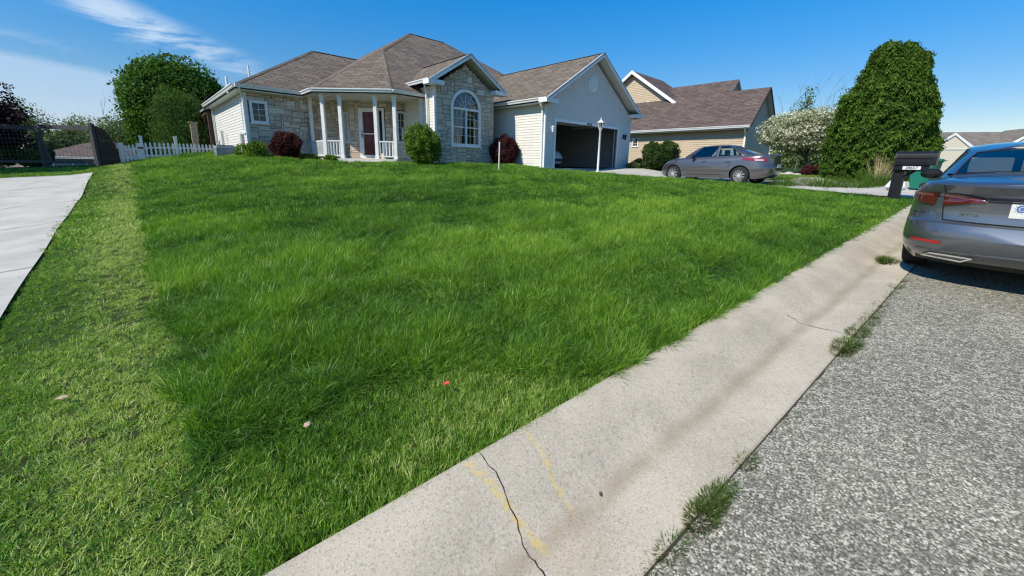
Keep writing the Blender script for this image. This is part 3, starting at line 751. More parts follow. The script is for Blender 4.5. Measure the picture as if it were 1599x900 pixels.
# boxed eave returns at the gable feet
def eret(u0, u1, v0, v1, w0_, w1_, peak):
    er = MB(); er.box(u0, u1, v0, v1, w0_, w1_); er = er.build('eave_return', M['white'], house)
    q = MB(); z_ = w1_ + .005; q.add([(u0, v0, z_), (u1, v0, z_), (u1, v0 + .45, z_ + .13), (u0, v0 + .45, z_ + .13)], [(0, 1, 2, 3)], uvs=[(0, 0), (.7, 0), (.7, .45), (0, .45)]); q.build('return_roof', M['shingle'], er)
eret(-.47, .28, -.47, .0, 2.70, 2.87, -1); eret(6.62, 7.37, -.47, .0, 2.70, 2.87, 1)
eret(GL - .12, BL + .2, VB - .42, VB, 3.15, 3.32, -1); eret(BR - .2, GR + .12, VB - .42, VB, 3.15, 3.32, 1)
# roof planes
rf = MB()
fr_ = lambda u, v: E + P * (v - 3.15)
lf_ = lambda u, v: E + P * (u + 7.75)
UR = 7.3; rp = 4.5045 / (UR - 1.7)
W_R = E + P * 7.15
roofplane(rf, [(-5.5, 3.15), (UR, 3.15), (1.7, 10.3), (-.6, 10.3), (-3.91, 6.99)], fr_)
roofplane(rf, [(-7.75, 17.45), (-7.75, 5.4), (-3.91, 6.99), (-.6, 10.3)], lf_)
roofplane(rf, [(-7.75, 5.4), (-5.5, 3.15), (-3.91, 6.99)], lambda u, v: E + P * ((u + 7.75) + (v - 3.15) - 2.25) / math.sqrt(2) * (5.319 - 2.9) / (P * (3.84 + 3.84 - 2.25) / math.sqrt(2)))
roofplane(rf, [(UR, 17.45), (UR, 3.15), (1.7, 10.3)], lambda u, v: E + rp * (UR - u))
roofplane(rf, [(UR, 17.45), (-7.75, 17.45), (-.6, 10.3), (1.7, 10.3)], lambda u, v: E + P * (17.45 - v))
WR = E + P * 4.3
roofplane(rf, [(-10.1, 6.7), (-7.75, 6.7), (-3.45, 11), (-5.8, 11)], lambda u, v: E + P * (v - 6.7))
roofplane(rf, [(-10.1, 15.3), (-10.1, 6.7), (-5.8, 11)], lambda u, v: E + P * (u + 10.1))
roofplane(rf, [(-10.1, 15.3), (-7.75, 15.3), (-3.45, 11), (-5.8, 11)], lambda u, v: E + P * (15.3 - v))
WG = E + P * 3.8
roofplane(rf, [(-.35, 3.15), (-.35, -.45), (3.45, -.45), (3.45, 6.95)], lambda u, v: E + P * (u + .35))
roofplane(rf, [(7.25, 3.15), (7.25, -.45), (3.45, -.45), (3.45, 6.95)], lambda u, v: E + P * (7.25 - u))
WB = 3.35 + 1.96 * P
roofplane(rf, [(GL, 3.86), (GL, VB - .4), (BC, VB - .4), (BC, 5.82)], lambda u, v: 3.35 + P * (u - GL))
roofplane(rf, [(GR, 3.86), (GR, VB - .4), (BC, VB - .4), (BC, 5.82)], lambda u, v: 3.35 + P * (GR - u))
for p, q in (((-.6, 10.3, W_R), (1.7, 10.3, W_R)), ((-3.91, 6.99, 5.32), (-.6, 10.3, W_R)), ((-5.5, 3.15, E), (-3.91, 6.99, 5.32)), ((-7.75, 5.4, E), (-3.91, 6.99, 5.32)),
             ((1.7, 10.3, W_R), (UR, 3.15, E)), ((-5.8, 11, WR), (-3.45, 11, WR)), ((-10.1, 6.7, E), (-5.8, 11, WR)), ((-10.1, 15.3, E), (-5.8, 11, WR)),
             ((3.45, -.45, WG), (3.45, 6.95, WG)), ((BC, VB - .4, WB), (BC, 5.82, WB))):
    ridgecap(rf, p, q)
roof = rf.build('roof', [M['shingle'], M['white']], house)
# vent pipes on the left slope
for u, v, h in ((-10.12, 8.0, .42), (-8.4, 12.6, .75)):
    vp_ = MB(); w_ = E + P * (u + 10.1); vp_.tube([(u, v, w_ - .2), (u, v, w_ + h)], .045, 10); vp_.build('vent_pipe', M['white'], roof)
# gable vent: round louvre
gv = MB(); c0 = (3.25, -.02, 3.95)
gv.lathe([(0, -.075), (.24, -.075), (.25, -.045), (.33, -.045), (.35, -.03), (.35, .01)], 32, 'y', c0)
for a in (-.12, -.04, .04, .12):
    pass
vent = gv.build('gable_vent', M['white'], house, True)
vs_ = MB()
for a in (-.16, -.08, 0, .08, .16): 
    hw_ = math.sqrt(.2 ** 2 - a * a); vs_.box(3.25 - hw_, 3.25 + hw_, -.105, -.09, 3.95 + a - .012, 3.95 + a + .012)
vs_.build('louvre', M['soffit'], vent)
# downspouts
for pts in ([(-.42, -.12, 2.78), (-.40, -.08, 2.6), (-.09, .10, 2.48), (-.07, .10, -.3)], [(-9.98, 6.62, 2.8), (-9.9, 6.9, 2.6), (-9.83, 6.98, 2.5), (-9.83, 6.98, .1), (-9.83, 6.8, .0)],
            [(-4.2, 2.9, 3.25), (-4.12, 2.9, 3.0), (-4.06, 2.9, -.2)], [(7.3, .4, 2.8), (7.2, .35, 2.6), (6.98, .3, 2.5)], [(-9.85, 14.9, 2.7), (-9.82, 14.9, -.3)], [(-7.95, 6.75, 2.86), (-7.7, 6.75, 2.9)]):
    d_ = MB()
    for p, q in zip(pts[:-1], pts[1:]): d_.bar(p, q, .07, .055)
    d_.build('downspout', M['white'], house)
# windows
window(house, fW, -9.53, -9.09, 1.64, 2.31, 2, 3, .10, 'dark', label='small square window of the left wing')
window(house, fn_plane('u', -5.97, -1), 6.55, 6.88, 1.05, 2.2, 1, 2, .09, 'dark', label='narrow window beside the front door')
window(house, fP, -4.37, -4.08, 1.05, 2.26, 2, 4, .09, 'dark', label='porch window right of the front door')
# narrow vertical window on left side wall
window(house, fn_plane('u', -9.75, -1), 7.45, 7.75, 1.25, 2.45, 1, 2, .07, 'curtain')
# arched bay window
aw = MB()
def arc(r, n=24): return [(BC + r * math.cos(math.pi * k / n), AS + r * math.sin(math.pi * k / n)) for k in range(n + 1)]
ro, ri = .80, .68
A0, A1 = arc(ro), arc(ri)
for k in range(24): aw.prism([A1[k], A0[k], A0[k + 1], A1[k + 1]], fB, -.06, .055)
for a, b_, c, d in ((BC - .80, BC - .68, .86, AS), (BC + .68, BC + .80, .86, AS), (BC - .68, BC + .68, .86, .97), (BC - .68, BC + .68, AS - .06, AS + .03), (BC - .035, BC + .035, .97, AS - .06)):
    aw.prism([(a, c), (b_, c), (b_, d), (a, d)], fB, -.06, .052)
aw.prism([(BC - .84, .82), (BC + .84, .82), (BC + .84, .86), (BC - .84, .86)], fB, -.02, .08)
awo = aw.build('arched_window', M['white'], house)
mu = MB(); t = .015
for s0, s1 in ((BC - .68, BC - .035), (BC + .035, BC + .68)):
    for k in (1, 2): hh = s0 + (s1 - s0) * k / 3; mu.prism([(hh - t / 2, .97), (hh + t / 2, .97), (hh + t / 2, AS - .06), (hh - t / 2, AS - .06)], fB, -.028, -.014)
    for k in range(1, 4):
        zz = .97 + (AS - .06 - .97) * k / 4; tt = t if k != 2 else .045
        mu.prism([(s0, zz - tt / 2), (s1, zz - tt / 2), (s1, zz + tt / 2), (s0, zz + tt / 2)], fB, -.029, -.012)
for r_ in (.32,):
    a = arc(r_ - t / 2); b_ = arc(r_ + t / 2)
    for k in range(24): mu.prism([a[k], b_[k], b_[k + 1], a[k + 1]], fB, -.028, -.014)
for k in range(1, 6):
    th = math.pi * k / 6; c_, s_ = math.cos(th), math.sin(th)
    p0 = (BC + .02 * c_, AS + .03 + .02 * s_); p1 = (BC + .68 * c_, AS + .68 * s_); nx_, nz_ = -s_ * t / 2, c_ * t / 2
    mu.prism([(p0[0] - nx_, p0[1] - nz_), (p1[0] - nx_, p1[1] - nz_), (p1[0] + nx_, p1[1] + nz_), (p0[0] + nx_, p0[1] + nz_)], fB, -.028, -.014)
mu.build('muntin', M['white'], awo)
pg = MB(); pts = [(BC - .68, .97), (BC + .68, .97)] + arc(.68); pg.add([fB(p, -.035) for p in pts], [tuple(range(len(pts)))]); pg.build('pane', M['win_glass'], awo)
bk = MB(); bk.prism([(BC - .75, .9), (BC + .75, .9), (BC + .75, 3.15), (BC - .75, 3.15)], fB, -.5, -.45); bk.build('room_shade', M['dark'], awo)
bl = MB()
for s0 in (BC - .68, BC + .035):
    for k in range(20): bl.prism([(s0 + .02, 1.9 + k * .026), (s0 + .62, 1.9 + k * .026), (s0 + .62, 1.915 + k * .026), (s0 + .02, 1.915 + k * .026)], fB, -.10, -.085)
bl.build('blind', plain('dim_blind', (.10, .10, .10), .7), awo)
# front door
df = MB()
for a, b_, c, d in ((.42, .52, .28, 2.45), (1.48, 1.58, .28, 2.45), (.52, 1.48, 2.35, 2.45), (.52, .60, .28, 2.35), (1.28, 1.34, .28, 2.35), (.60, 1.28, 2.28, 2.35), (.60, 1.28, .28, .42)):
    df.prism([(a, c), (b_, c), (b_, d), (a, d)], fD, -.08, .05)
df.prism([(.60, 1.32), (1.28, 1.32), (1.28, 1.37), (.60, 1.37)], fD, -.02, .02)
dr = df.build('front_door', M['white'], house)
dd = MB(); dd.prism([(.6, .42), (1.28, .42), (1.28, 2.28), (.6, 2.28)], fD, -.12, -.08); dd.build('door_leaf', M['door_red'], dr)
ds = MB(); ds.add([fD((.6, .42), -.01), fD((1.28, .42), -.01), fD((1.28, 2.28), -.01), fD((.6, 2.28), -.01)], [(0, 1, 2, 3)]); ds.build('storm_pane', mat_glass('storm_door_glass', (.85, .85, .85), .15, add=0.), dr)
dk = MB(); dk.prism([(1.34, .5), (1.48, .5), (1.48, 2.3), (1.34, 2.3)], fD, -.07, -.05); dk.build('sidelight', M['dark'], dr)
dh = MB(); dh.prism([(.545, 1.18), (.575, 1.18), (.575, 1.36), (.545, 1.36)], fD, .05, .09); dh.prism([(.54, 1.42), (.58, 1.42), (.58, 1.46), (.54, 1.46)], fD, .05, .08); dh.build('handle', M['black'], dr)
# porch
pf = MB()
pfl = [(-7.52, 7.1), (-7.52, 5.40), (-5.38, 3.26), (-4.0, 3.26), (-4.0, 4.93), (-4.53, 4.93), (-5.97, 6.37), (-5.97, 7.1)]
pf.prism(pfl, lambda p, t: (p[0], p[1], t), -.4, .24)
pf.prism([(-6.95, 4.82), (-5.75, 3.62), (-5.95, 3.42), (-7.15, 4.62)], lambda p, t: (p[0], p[1], t), -.4, .12)
pf.build('porch_floor', M['concrete_pale'], house)
cols = [(-7.40, 6.95, 0), (-7.39, 5.46, 1), (-6.885, 4.955, 1), (-5.867, 3.937, 1), (-5.318, 3.388, 1), (-4.07, 3.42, 0)]
for u, v, r in cols:
    c_ = MB(); a = .065
    for hw_, z0, z1 in ((a, .24, 2.74), (a + .018, .24, .36), (a + .018, 2.60, 2.74)):
        ang = math.pi / 4 if r else 0
        q = [(u + hw_ * math.sqrt(2) * math.cos(ang + math.pi / 4 + k * math.pi / 2), v + hw_ * math.sqrt(2) * math.sin(ang + math.pi / 4 + k * math.pi / 2)) for k in range(4)]
        c_.prism(q, lambda p, t: (p[0], p[1], t), z0, z1)
    c_.build('porch_column', M['white_paint'], house)
def railing(p, q, solid=False):
    rr = MB(); p = Vector((*p, 0)); q = Vector((*q, 0)); L_ = (q - p).length; d = (q - p) / L_
    rr.bar(p + Vector((0, 0, .93)) + d * .06, q + Vector((0, 0, .93)) - d * .06, .07, .05); rr.bar(p + Vector((0, 0, .34)) + d * .06, q + Vector((0, 0, .34)) - d * .06, .05, .05)
    n = max(3, int((L_ - .12) / .115))
    for k in range(n):
        c = p + d * (.06 + (L_ - .12) * (k + .5) / n); rr.bar(c + Vector((0, 0, .36)), c + Vector((0, 0, .91)), .05)
    rr.build('porch_railing', M['white_paint'], house)
railing(cols[0], cols[1]) if False else railing((cols[0][0], cols[0][1]), (cols[1][0], cols[1][1]))
railing(cols[1][:2], cols[2][:2]); railing(cols[3][:2], cols[4][:2]); railing(cols[4][:2], cols[5][:2])
# wall lanterns beside the garage opening
for u in (.33, 6.25):
    q = MB(); q.box(u - .055, u + .055, -.045, 0, 1.58, 1.82, 0)
    lp = q.build('wall_lantern', M['black'] if u > 3 else M['white'], house)
    b2 = MB(); b2.bar((u, -.03, 1.74), (u, -.16, 1.80), .02); b2.lathe([(.0, 1.86), (.012, 1.84), (.02, 1.80), (.075, 1.76), (.07, 1.74), (.058, 1.73), (.045, 1.56), (.03, 1.54), (0, 1.53)], 6, 'z', (u, -.16, 0))
    b2.build('lantern_head', M['black'] if u > 3 else M['white'], lp)
nb = MB(); nb.box(2.95, 3.32, -.065, -.05, 2.05, 2.14); npq = nb.build('house_number_plaque', M['black'], house)
text_mesh('number', '28607', .09, M['label_white'], npq, Matrix.Translation((3.135, -.066, 2.094)) @ Matrix.Rotation(math.pi / 2, 4, 'X'))
# back porch (brown timber) at the far end of the left wall
bp = MB()
bp.bar((-10.0, 15.5, 2.62), (-10.0, 18.6, 2.55), .12, .3); bp.bar((-9.95, 15.3, -.4), (-9.95, 15.3, 2.6), .16); bp.bar((-9.95, 16.9, -.4), (-9.95, 16.9, 2.5), .14); bp.bar((-9.95, 18.4, -.4), (-9.95, 18.4, 2.5), .14)
bp.bar((-9.95, 15.4, 2.1), (-9.95, 15.9, 2.5), .1); bp.bar((-9.95, 16.4, 2.5), (-9.95, 16.9, 2.1), .1); bp.box(-9.95, -7, 16.2, 18.6, 2.5, 2.6)
bp.box(-9.9, -9.8, 15.3, 18.4, 2.2, 2.6)
bp.build('rear_porch_frame', M['brown'], house)
bpr = MB(); roofplane(bpr, [(-10.15, 18.7), (-10.15, 15.25), (-7.8, 15.25), (-7.8, 18.7)], lambda u, v: 2.72 + .3 * (u + 10.15)); bpr.build('rear_porch_roof', [M['shingle'], M['grey_metal']], house)
mm = MB(); mm.box(-9.86, -9.77, 8.0, 8.3, .75, 1.15); mm.tube([(-9.8, 8.15, .75), (-9.8, 8.15, -.1)], .025, 8); mm.build('electric_meter', M['grey_metal'], house)

# ------------------------------------------------------------------ foliage
def leaf_mesh(name, mt, P_, N_, size, parent=None, aspect=1.0, tint=None, droop=0., sizevar=.35, up=None):
    """P_ (n,3) leaf centres, N_ (n,3) leaf normals; each leaf a folded pair of quads -> kite"""
    n = len(P_); P_ = np.asarray(P_, float); N_ = np.asarray(N_, float); N_ = N_ / (np.linalg.norm(N_, axis=1, keepdims=True) + 1e-9)
    A = rng.normal(size=(n, 3))
    if up is not None: A = A * .45 + np.array([0, 0, up])
    A = A - (A * N_).sum(1, keepdims=True) * N_; A /= (np.linalg.norm(A, axis=1, keepdims=True) + 1e-9)
    B = np.cross(N_, A); s_ = size * (1 + sizevar * rng.uniform(-1, 1, (n, 1)))
    l_ = A * s_ * .5; w_ = B * s_ * .5 * aspect
    fold = N_ * s_ * .14
    V = np.stack([P_ - l_, P_ + w_ * .9 + fold, P_ + l_ - N_ * s_ * droop, P_ - w_ * .9 + fold], 1).reshape(-1, 3)
    i = np.arange(n) * 4
    F = np.stack([i, i + 1, i + 2, i, i + 2, i + 3], 1).reshape(-1, 3)
    me = bpy.data.meshes.new(name); me.vertices.add(len(V)); me.vertices.foreach_set('co', V.astype(np.float32).reshape(-1))
    me.loops.add(len(F) * 3); me.loops.foreach_set('vertex_index', F.astype(np.int32).reshape(-1))
    me.polygons.add(len(F)); me.polygons.foreach_set('loop_start', (np.arange(len(F)) * 3).astype(np.int32)); me.polygons.foreach_set('loop_total', np.full(len(F), 3, np.int32))
    t = rng.random(n) if tint is None else tint
    a = me.attributes.new('tint', 'FLOAT', 'FACE'); a.data.foreach_set('value', np.repeat(np.clip(t, 0, 1), 2).astype(np.float32))
    me.materials.append(mt); me.update(); me.validate()
    o = bpy.data.objects.new(name, me); col.objects.link(o)
    if parent is not None: o.parent = parent
    return o
def rdir(n):
    v = rng.normal(size=(n, 3)); return v / np.linalg.norm(v, axis=1, keepdims=True)
def lump_noise(d, k=6, seed=0):
    r = np.random.default_rng(seed); o = np.zeros(len(d))
    for i in range(k):
        w = r.normal(size=3); w = w / np.linalg.norm(w) * r.uniform(2.0, 5.5); o += np.sin(d @ w + r.uniform(0, 6.3)) / k ** .5
    return o
def blob_leaves(lobes, n, shell=.35, seed=0, amp=.12, clump=.5):
    """sample points in lumpy ellipsoid shells; returns P,N,tint"""
    vol = np.array([l[3] * l[4] + l[4] * l[5] + l[3] * l[5] for l in lobes]); ns = np.maximum((vol / vol.sum() * n).astype(int), 10)
    PP, NN, TT = [], [], []
    for li, (l, k) in enumerate(zip(lobes, ns)):
        d = rdir(k); c = np.array(l[:3]); r = np.array(l[3:6])
        ln = lump_noise(d, 7, seed + li); ln2 = lump_noise(d * 2.6, 7, seed + li + 50)
        rad = 1 + amp * ln + amp * .6 * ln2
        depth = rng.random(k) ** 1.6 * shell - .09 * (rng.random(k) < .07)
        p = c + d * r * (rad - depth)[:, None]
        # break into sprays: jitter along cluster offsets
        nn = d / r; nn = nn / np.linalg.norm(nn, axis=1, keepdims=True)
        PP.append(p); NN.append(nn + clump * rng.normal(size=(k, 3))); TT.append(.5 + .22 * ln2 + .18 * rng.normal(size=k))
    return np.vstack(PP), np.vstack(NN), np.concatenate(TT)
def branches(mb, base, h, r0, spread, n, rise=.6, seed=0, sub=3, ll=1.):
    r = random.Random(seed)
    def limb(p, d, L_, rad, lev):
        pts = [p]; q = Vector(p); dd = Vector(d)
        for k in range(4):
            dd = (dd + Vector((r.uniform(-.25, .25), r.uniform(-.25, .25), r.uniform(-.05, .22)))).normalized(); q = q + dd * L_ / 4; pts.append(q.copy())
        mb.tube(pts, [rad * (1 - .8 * i / 4) for i in range(5)], 5 if lev else 7)
        if lev < 2:
            for _ in range(sub):
                k = r.randint(1, 4); d2 = (dd + Vector((r.uniform(-1, 1), r.uniform(-1, 1), r.uniform(0, .7)))).normalized(); limb(pts[k], d2, L_ * r.uniform(.45, .7), rad * .45, lev + 1)
    b0 = Vector(base); mb.tube([b0 - Vector((0, 0, .3)), b0 + Vector((.02 * h, 0, h * .5)), b0 + Vector((0, 0, h))], [r0 * 1.25, r0, r0 * .6], 9)
    for i in range(n):
        a = 2 * math.pi * i / n + r.uniform(-.4, .4); z = h * r.uniform(.35, 1)
        limb(b0 + Vector((0, 0, z)), Vector((math.cos(a) * spread, math.sin(a) * spread, rise)).normalized(), h * r.uniform(.45, .75) * ll, r0 * .5, 0)
def tree(name, loc, lobes, n, size, mt, label, cat='tree', group=None, trunk=None, shell=.4, seed=0, amp=.12, clump=.6, aspect=.8, tmat='trunk', tint_shift=0., up=None):
    t = empty(name, loc, 0, label, cat, group)
    P_, N_, T_ = blob_leaves(lobes, n, shell, seed, amp, clump)
    leaf_mesh('crown', mt, P_, N_, size, t, aspect, T_ + tint_shift, up=up)
    if trunk:
        mb = MB(); branches(mb, (0, 0, -.1), trunk[0], trunk[1], trunk[2], trunk[3], seed=seed); mb.build('trunk', M[tmat], t, True)
    return t
# maple behind the picket fence
mx_, my_ = -21.3, 26.2; mz_ = .9
tree('maple_tree', (mx_, my_, mz_), [(0, 0, 3.6, 2.95, 2.8, 2.9), (-.6, .2, 2.3, 2.3, 2.3, 2.0), (1.2, .3, 2.6, 1.9, 2, 2.0), (-.3, 0, 5.0, 2.0, 2, 1.5), (-1.9, 0, 1.6, 1.1, 1.2, 1.1), (1.6, .2, 4.2, 1.3, 1.4, 1.4), (-1.6, -.3, 4.3, 1.2, 1.3, 1.3)], 62000, .165, M['maple'],
     'large round full-crowned green tree behind the white picket fence', trunk=(2.6, .2, 1., 7), shell=.5, seed=11, amp=.07, clump=.9)
tree('feathery_tree', (-19.0, 23.6, 1.0), [(0, 0, 2.2, 1.5, 1.4, 2.1), (.3, 0, 1.3, 1.9, 1.6, 1.4), (-.2, 0, 3.5, 1.0, .95, 1.0), (.8, .1, 2.7, 1.0, 1, 1.2)], 30000, .085, M['fuzzy'],
     'feathery fine-leaved tree standing in front of the big round green tree', trunk=(2.4, .08, .8, 6), shell=.6, seed=5, amp=.16, clump=1.3, aspect=.55)
tree('purple_leaf_tree', (-25.6, 19.2, .8), [(-.9, 0, 3.0, 2.2, 2.2, 1.5), (.6, 0, 2.5, 1.4, 1.6, 1.0), (-.3, .3, 1.8, 1.8, 2, .8), (.9, .2, 1.4, 1.25, 1.2, .4)], 24000, .13, M['purple'],
     'dark purple-leaved tree at the left edge behind the wire fence', trunk=(1.9, .12, 1.1, 7), shell=.8, seed=3, amp=.22, clump=1., tmat='trunk_pale')
# arborvitae: lumpy body of upright sprays
def arborvitae():
    x0, y0 = 14.55, 16.4; z0 = tz(x0, y0) - .1
    t = empty('arborvitae_tree', (x0, y0, z0), 0, 'huge dense bright green evergreen tree with rounded top beyond the driveway', 'tree')
    n = 170000; zz = rng.random(n) ** .85 * 5.05
    Z = [0, .5, 1.3, 2.5, 3.5, 4.3, 4.8, 5.1]; Rr = [1.55, 1.68, 1.72, 1.58, 1.24, .86, .50, .08]; Cc = [-.1, -.08, -.04, -.02, 0, .02, .02, .02]
    th = rng.random(n) * 2 * math.pi; d = np.stack([np.cos(th), np.sin(th), zz * .9], 1)
    ln = lump_noise(d * 1.1, 8, 21); l2 = lump_noise(d * 3.2, 8, 22)
    l3 = lump_noise(d * 7.5, 8, 23); R_ = np.interp(zz, Z, Rr) * (1 + .02 * ln + .05 * l2 + .045 * l3)
    dep = rng.random(n) ** 2.2 * .45 - .10 * (rng.random(n) < .12)
    rr = R_ - dep - .1 * rng.random(n)
    # two leaders at the top
    split = np.clip((zz - 4.1) / .8, 0, 1); cx_ = np.interp(zz, Z, Cc) + np.where(rng.random(n) < .5, -.40, .30) * split
    P_ = np.stack([cx_ + rr * np.cos(th), rr * np.sin(th) * .92, zz + .12 * l2], 1)
    N_ = np.stack([np.cos(th), np.sin(th), np.full(n, .35)], 1) + .75 * rng.normal(size=(n, 3))
    leaf_mesh('crown', M['arb'], P_, N_, .12, t, .38, .46 + .1 * l2 + .2 * l3 + .2 * rng.normal(size=n), droop=.1, up=.8)
    mb = MB(); branches(mb, (0, 0, 0), 2.2, .16, .8, 8, .5, 4, ll=.45); mb.build('trunk', M['trunk'], t, True)
arborvitae()
# flowering crabapple
cx0, cy0 = 15.3, 21.4
tree('blossoming_crabapple', (cx0, cy0, tz(cx0, cy0)), [(-.9, 0, 2.05, 1.35, 1.3, .85), (.7, .2, 2.25, 1.4, 1.3, .95), (-.1, 0, 2.7, 1.3, 1.2, .6), (-1.7, 0, 1.8, .7, .8, .6), (1.7, .2, 1.9, .8, .8, .7), (0, 0, 1.5, 1.7, 1.4, .45)], 24000, .105, M['blossom'],
     'low spreading tree covered in white blossom right of the tan house', trunk=(1.5, .09, 1.2, 8), shell=.65, seed=31, amp=.16, clump=1., tint_shift=.08)
for k, (px_, Y_, h_, lab) in enumerate([(1236, 25.5, 5.0, 'slender pale green sapling rising behind the blossoming tree, nearer the tan house'), (1288, 25, 4.7, 'thin sparse sapling rising between the blossoming tree and the huge evergreen')]):
    x_ = (px_ - 799.5) / FPX * Y_ * .98; tree('sapling', (x_, Y_, tz(x_, Y_) - .1), [(0, 0, h_ * .62, .75, .8, h_ * .3), (.1, 0, h_ * .85, .35, .4, h_ * .18)], 1500, .10, M['far_leaf'], lab, group='saplings behind the blossoming tree', trunk=(h_ * .72, .035, .7, 7), shell=.9, seed=40 + k, amp=.3)
# tree just left of the picture whose shade falls on the wire fence and the end of the pale driveway
tree('shade_tree', (-22.8, 12.0, .7), [(0, 0, 5.0, 3.0, 3.2, 2.2), (1.2, 0, 4.2, 2, 2, 1.5), (-1.3, .5, 4.4, 2, 2, 1.6)], 9000, .34, M['maple'],
     'broad green tree standing left of the wire fence and the pale driveway', trunk=(2.8, .18, 1., 7), shell=.8, seed=201, amp=.1)
# dark hedge bushes behind the wire fence
for k, (x_, y_, r_, h_, lab) in enumerate([(-27.5, 18.6, 1.2, 1.5, 'dark rounded hedge bush at the very left edge behind the wire fence'), (-24.9, 19.4, .95, 1.25, 'dark hedge bush under the purple-leaved tree'), (-23.4, 19.8, .6, 1.0, 'small dark hedge bush between the purple-leaved tree and the fence brace')]):
    tree('hedge_bush', (x_, y_, .95), [(0, 0, h_ * .5, r_, r_, h_ * .52)], 5000, .10, M['shrub'], lab, 'bush', 'dark bushes behind the wire fence', trunk=(.5, .03, .9, 6), seed=140 + k, amp=.08)
# background spring trees
bgt = [(-69, 58, 9.4, 'tall thin spring tree far behind the wire fence, rising above the fence brace'), (-64.5, 60, 7.2, 'low green tree far behind the fence just left of the distant hip roof'), (-60, 60, 7.6, 'pale tree far behind the tall fence corner post'),
       (-76, 60, 7.4, 'green tree far behind the purple-leaved tree'), (-55.5, 58, 8.0, 'pale spring tree touching the left flank of the big round tree'), (-62, 55, 4.6, 'dense light green bush-like tree beside the distant hip roof'), (-69.5, 66, 7.4, 'thin leafy tree far off between the fence posts')]
for k, (x_, y_, h_, lab) in enumerate(bgt):
    h2 = h_; tree('distant_tree', (x_, y_, -.4), [(0, 0, h2 * .66, h2 * .32, h2 * .3, h2 * .32), (h2 * .18, 0, h2 * .5, h2 * .25, h2 * .25, h2 * .22), (-h2 * .2, .3, h2 * .55, h2 * .22, h2 * .25, h2 * .2)], 5200 if k != 5 else 9000, .27, M['far_leaf'], lab,
                      group='distant spring trees on the left', trunk=(h2 * .62, .12, .8, 7), shell=.9, seed=60 + k, amp=.25, tmat='trunk_pale')
for k, (x_, y_, h_, r_) in enumerate([(30, 40, 3.6, 3.4), (35, 42, 3.2, 3.2), (26.5, 38, 3.0, 2.6)]):
    tree('distant_shrubbery', (x_, y_, 1.1), [(0, 0, h_ * .45, r_, 1.8, h_ * .55), (.9, 0, h_ * .6, r_ * .5, 1.2, h_ * .4)], 8000, .22, M['shrub' if k == 1 else 'far_leaf'],
         ['green tree seen under the blossoming tree', 'dark green tree just left of the huge evergreen, far off', 'leafy green tree behind the rear of the grey parked car'][k], shell=.6, seed=80 + k, trunk=(1.2, .12, .8, 5))
# shrubs
def shrub(name, u, v, r, h, mt, label, n=9000, size=.05, seed=0, lobes=None, cat='bush', flat=.0, group=None):
    x_, y_ = frH(u, v); z_ = min(tz(x_, y_), W0 + .25)
    lb = lobes or [(0, 0, h * .48, r, r, h * .52)]
    return tree(name, (x_, y_, z_), lb, n, size, mt, label, cat, group, trunk=(h * .45, .03, .9, 7), shell=.42, seed=seed, amp=.13, clump=1.1)
shrub('red_leaf_bush', -8.72, 5.9, .56, 1.12, M['barberry'], 'rounded dark red bush under the small square window', 11000, .055, 1)
shrub('red_leaf_bush', -.62, 1.95, .66, 1.38, M['barberry'], 'rounded dark red bush between the arched window and the garage wall', 12000, .06, 2)
shrub('round_green_bush', -4.88, 2.05, .72, 1.50, M['boxwood'], 'bright green round bush between the porch and the arched window', 13000, .065, 3)
shrub('dark_shrub', 7.05, -1.5, .62, 1.55, M['shrub'], 'dark shaded shrub at the right corner of the garage front', 9000, .08, 4)
shrub('leafy_shrub', 7.55, -1.95, .62, 1.45, M['shrub'], 'dark green shrub just ahead of the grey parked car', 9000, .08, 6)
shrub('low_plants', -9.9, 6.3, .45, .5, M['boxwood'], 'low yellow-green plants at the left corner of the house', 2600, .07, 7, [(-.3, .2, .2, .4, .35, .3), (.3, -.2, .25, .35, .3, .35)])
shrub('brown_stem_shrub', -9.3 - .3, 6.35, .4, .6, M['far_leaf'], 'thin brownish shrub at the foot of the downspout on the left corner', 900, .05, 8)
for k, (u, v, r, h, lab) in enumerate([(-7.9, 6.1, .38, .34, 'low leafy perennials between the red bush and the porch railing'), (-7.3, 5.2, .3, .3, 'small leafy plants below the left porch column'), (6.6, -.6, .4, .34, 'low pale plants at the foot of the right garage door surround'), (7.3, -.5, .35, .55, 'straggly plant by the right corner of the garage')]):
    shrub('perennial_clump', u, v, r, h, M['boxwood' if k != 2 else 'far_leaf'], lab, 1500, .06, 90 + k, group='perennials along the house')
# bed by the blossoming tree: red shrub and rocks
x_, y_ = 14.1, 19.3
tree('small_red_shrub', (x_, y_, tz(x_, y_)), [(0, 0, .22, .42, .35, .26)], 2200, .06, M['barberry'], 'small brownish red shrub on the lawn under the blossoming tree', 'bush', seed=9, amp=.1)
for k, (dx, dy, r) in enumerate([(-.9, .1, .2), (-.62, -.05, .14), (-1.15, .2, .13)]):
    rk = MB(); prof = [(0, -.1), (r, -.1), (r * 1.05, .05), (r * .8, r * .5), (r * .35, r * .75), (0, r * .8)]; rk.lathe(prof, 9, 'z')
    rk.v = [(a * (1 + .18 * math.sin(5 * a + 9 * b_ + k)) * 1.3, b_ * (1 + .2 * math.cos(7 * b_ + k)), c) for a, b_, c in rk.v]
    o = rk.build('landscape_rock', M['rock'], None, True); o.location = (x_ + dx, y_ + dy, tz(x_ + dx, y_ + dy)); tag(o, ['largest pale rock beside the small red shrub', 'small pale rock between the large rock and the red shrub', 'small pale rock left of the large rock'][k], 'rock', 'rocks in the bed beyond the driveway')
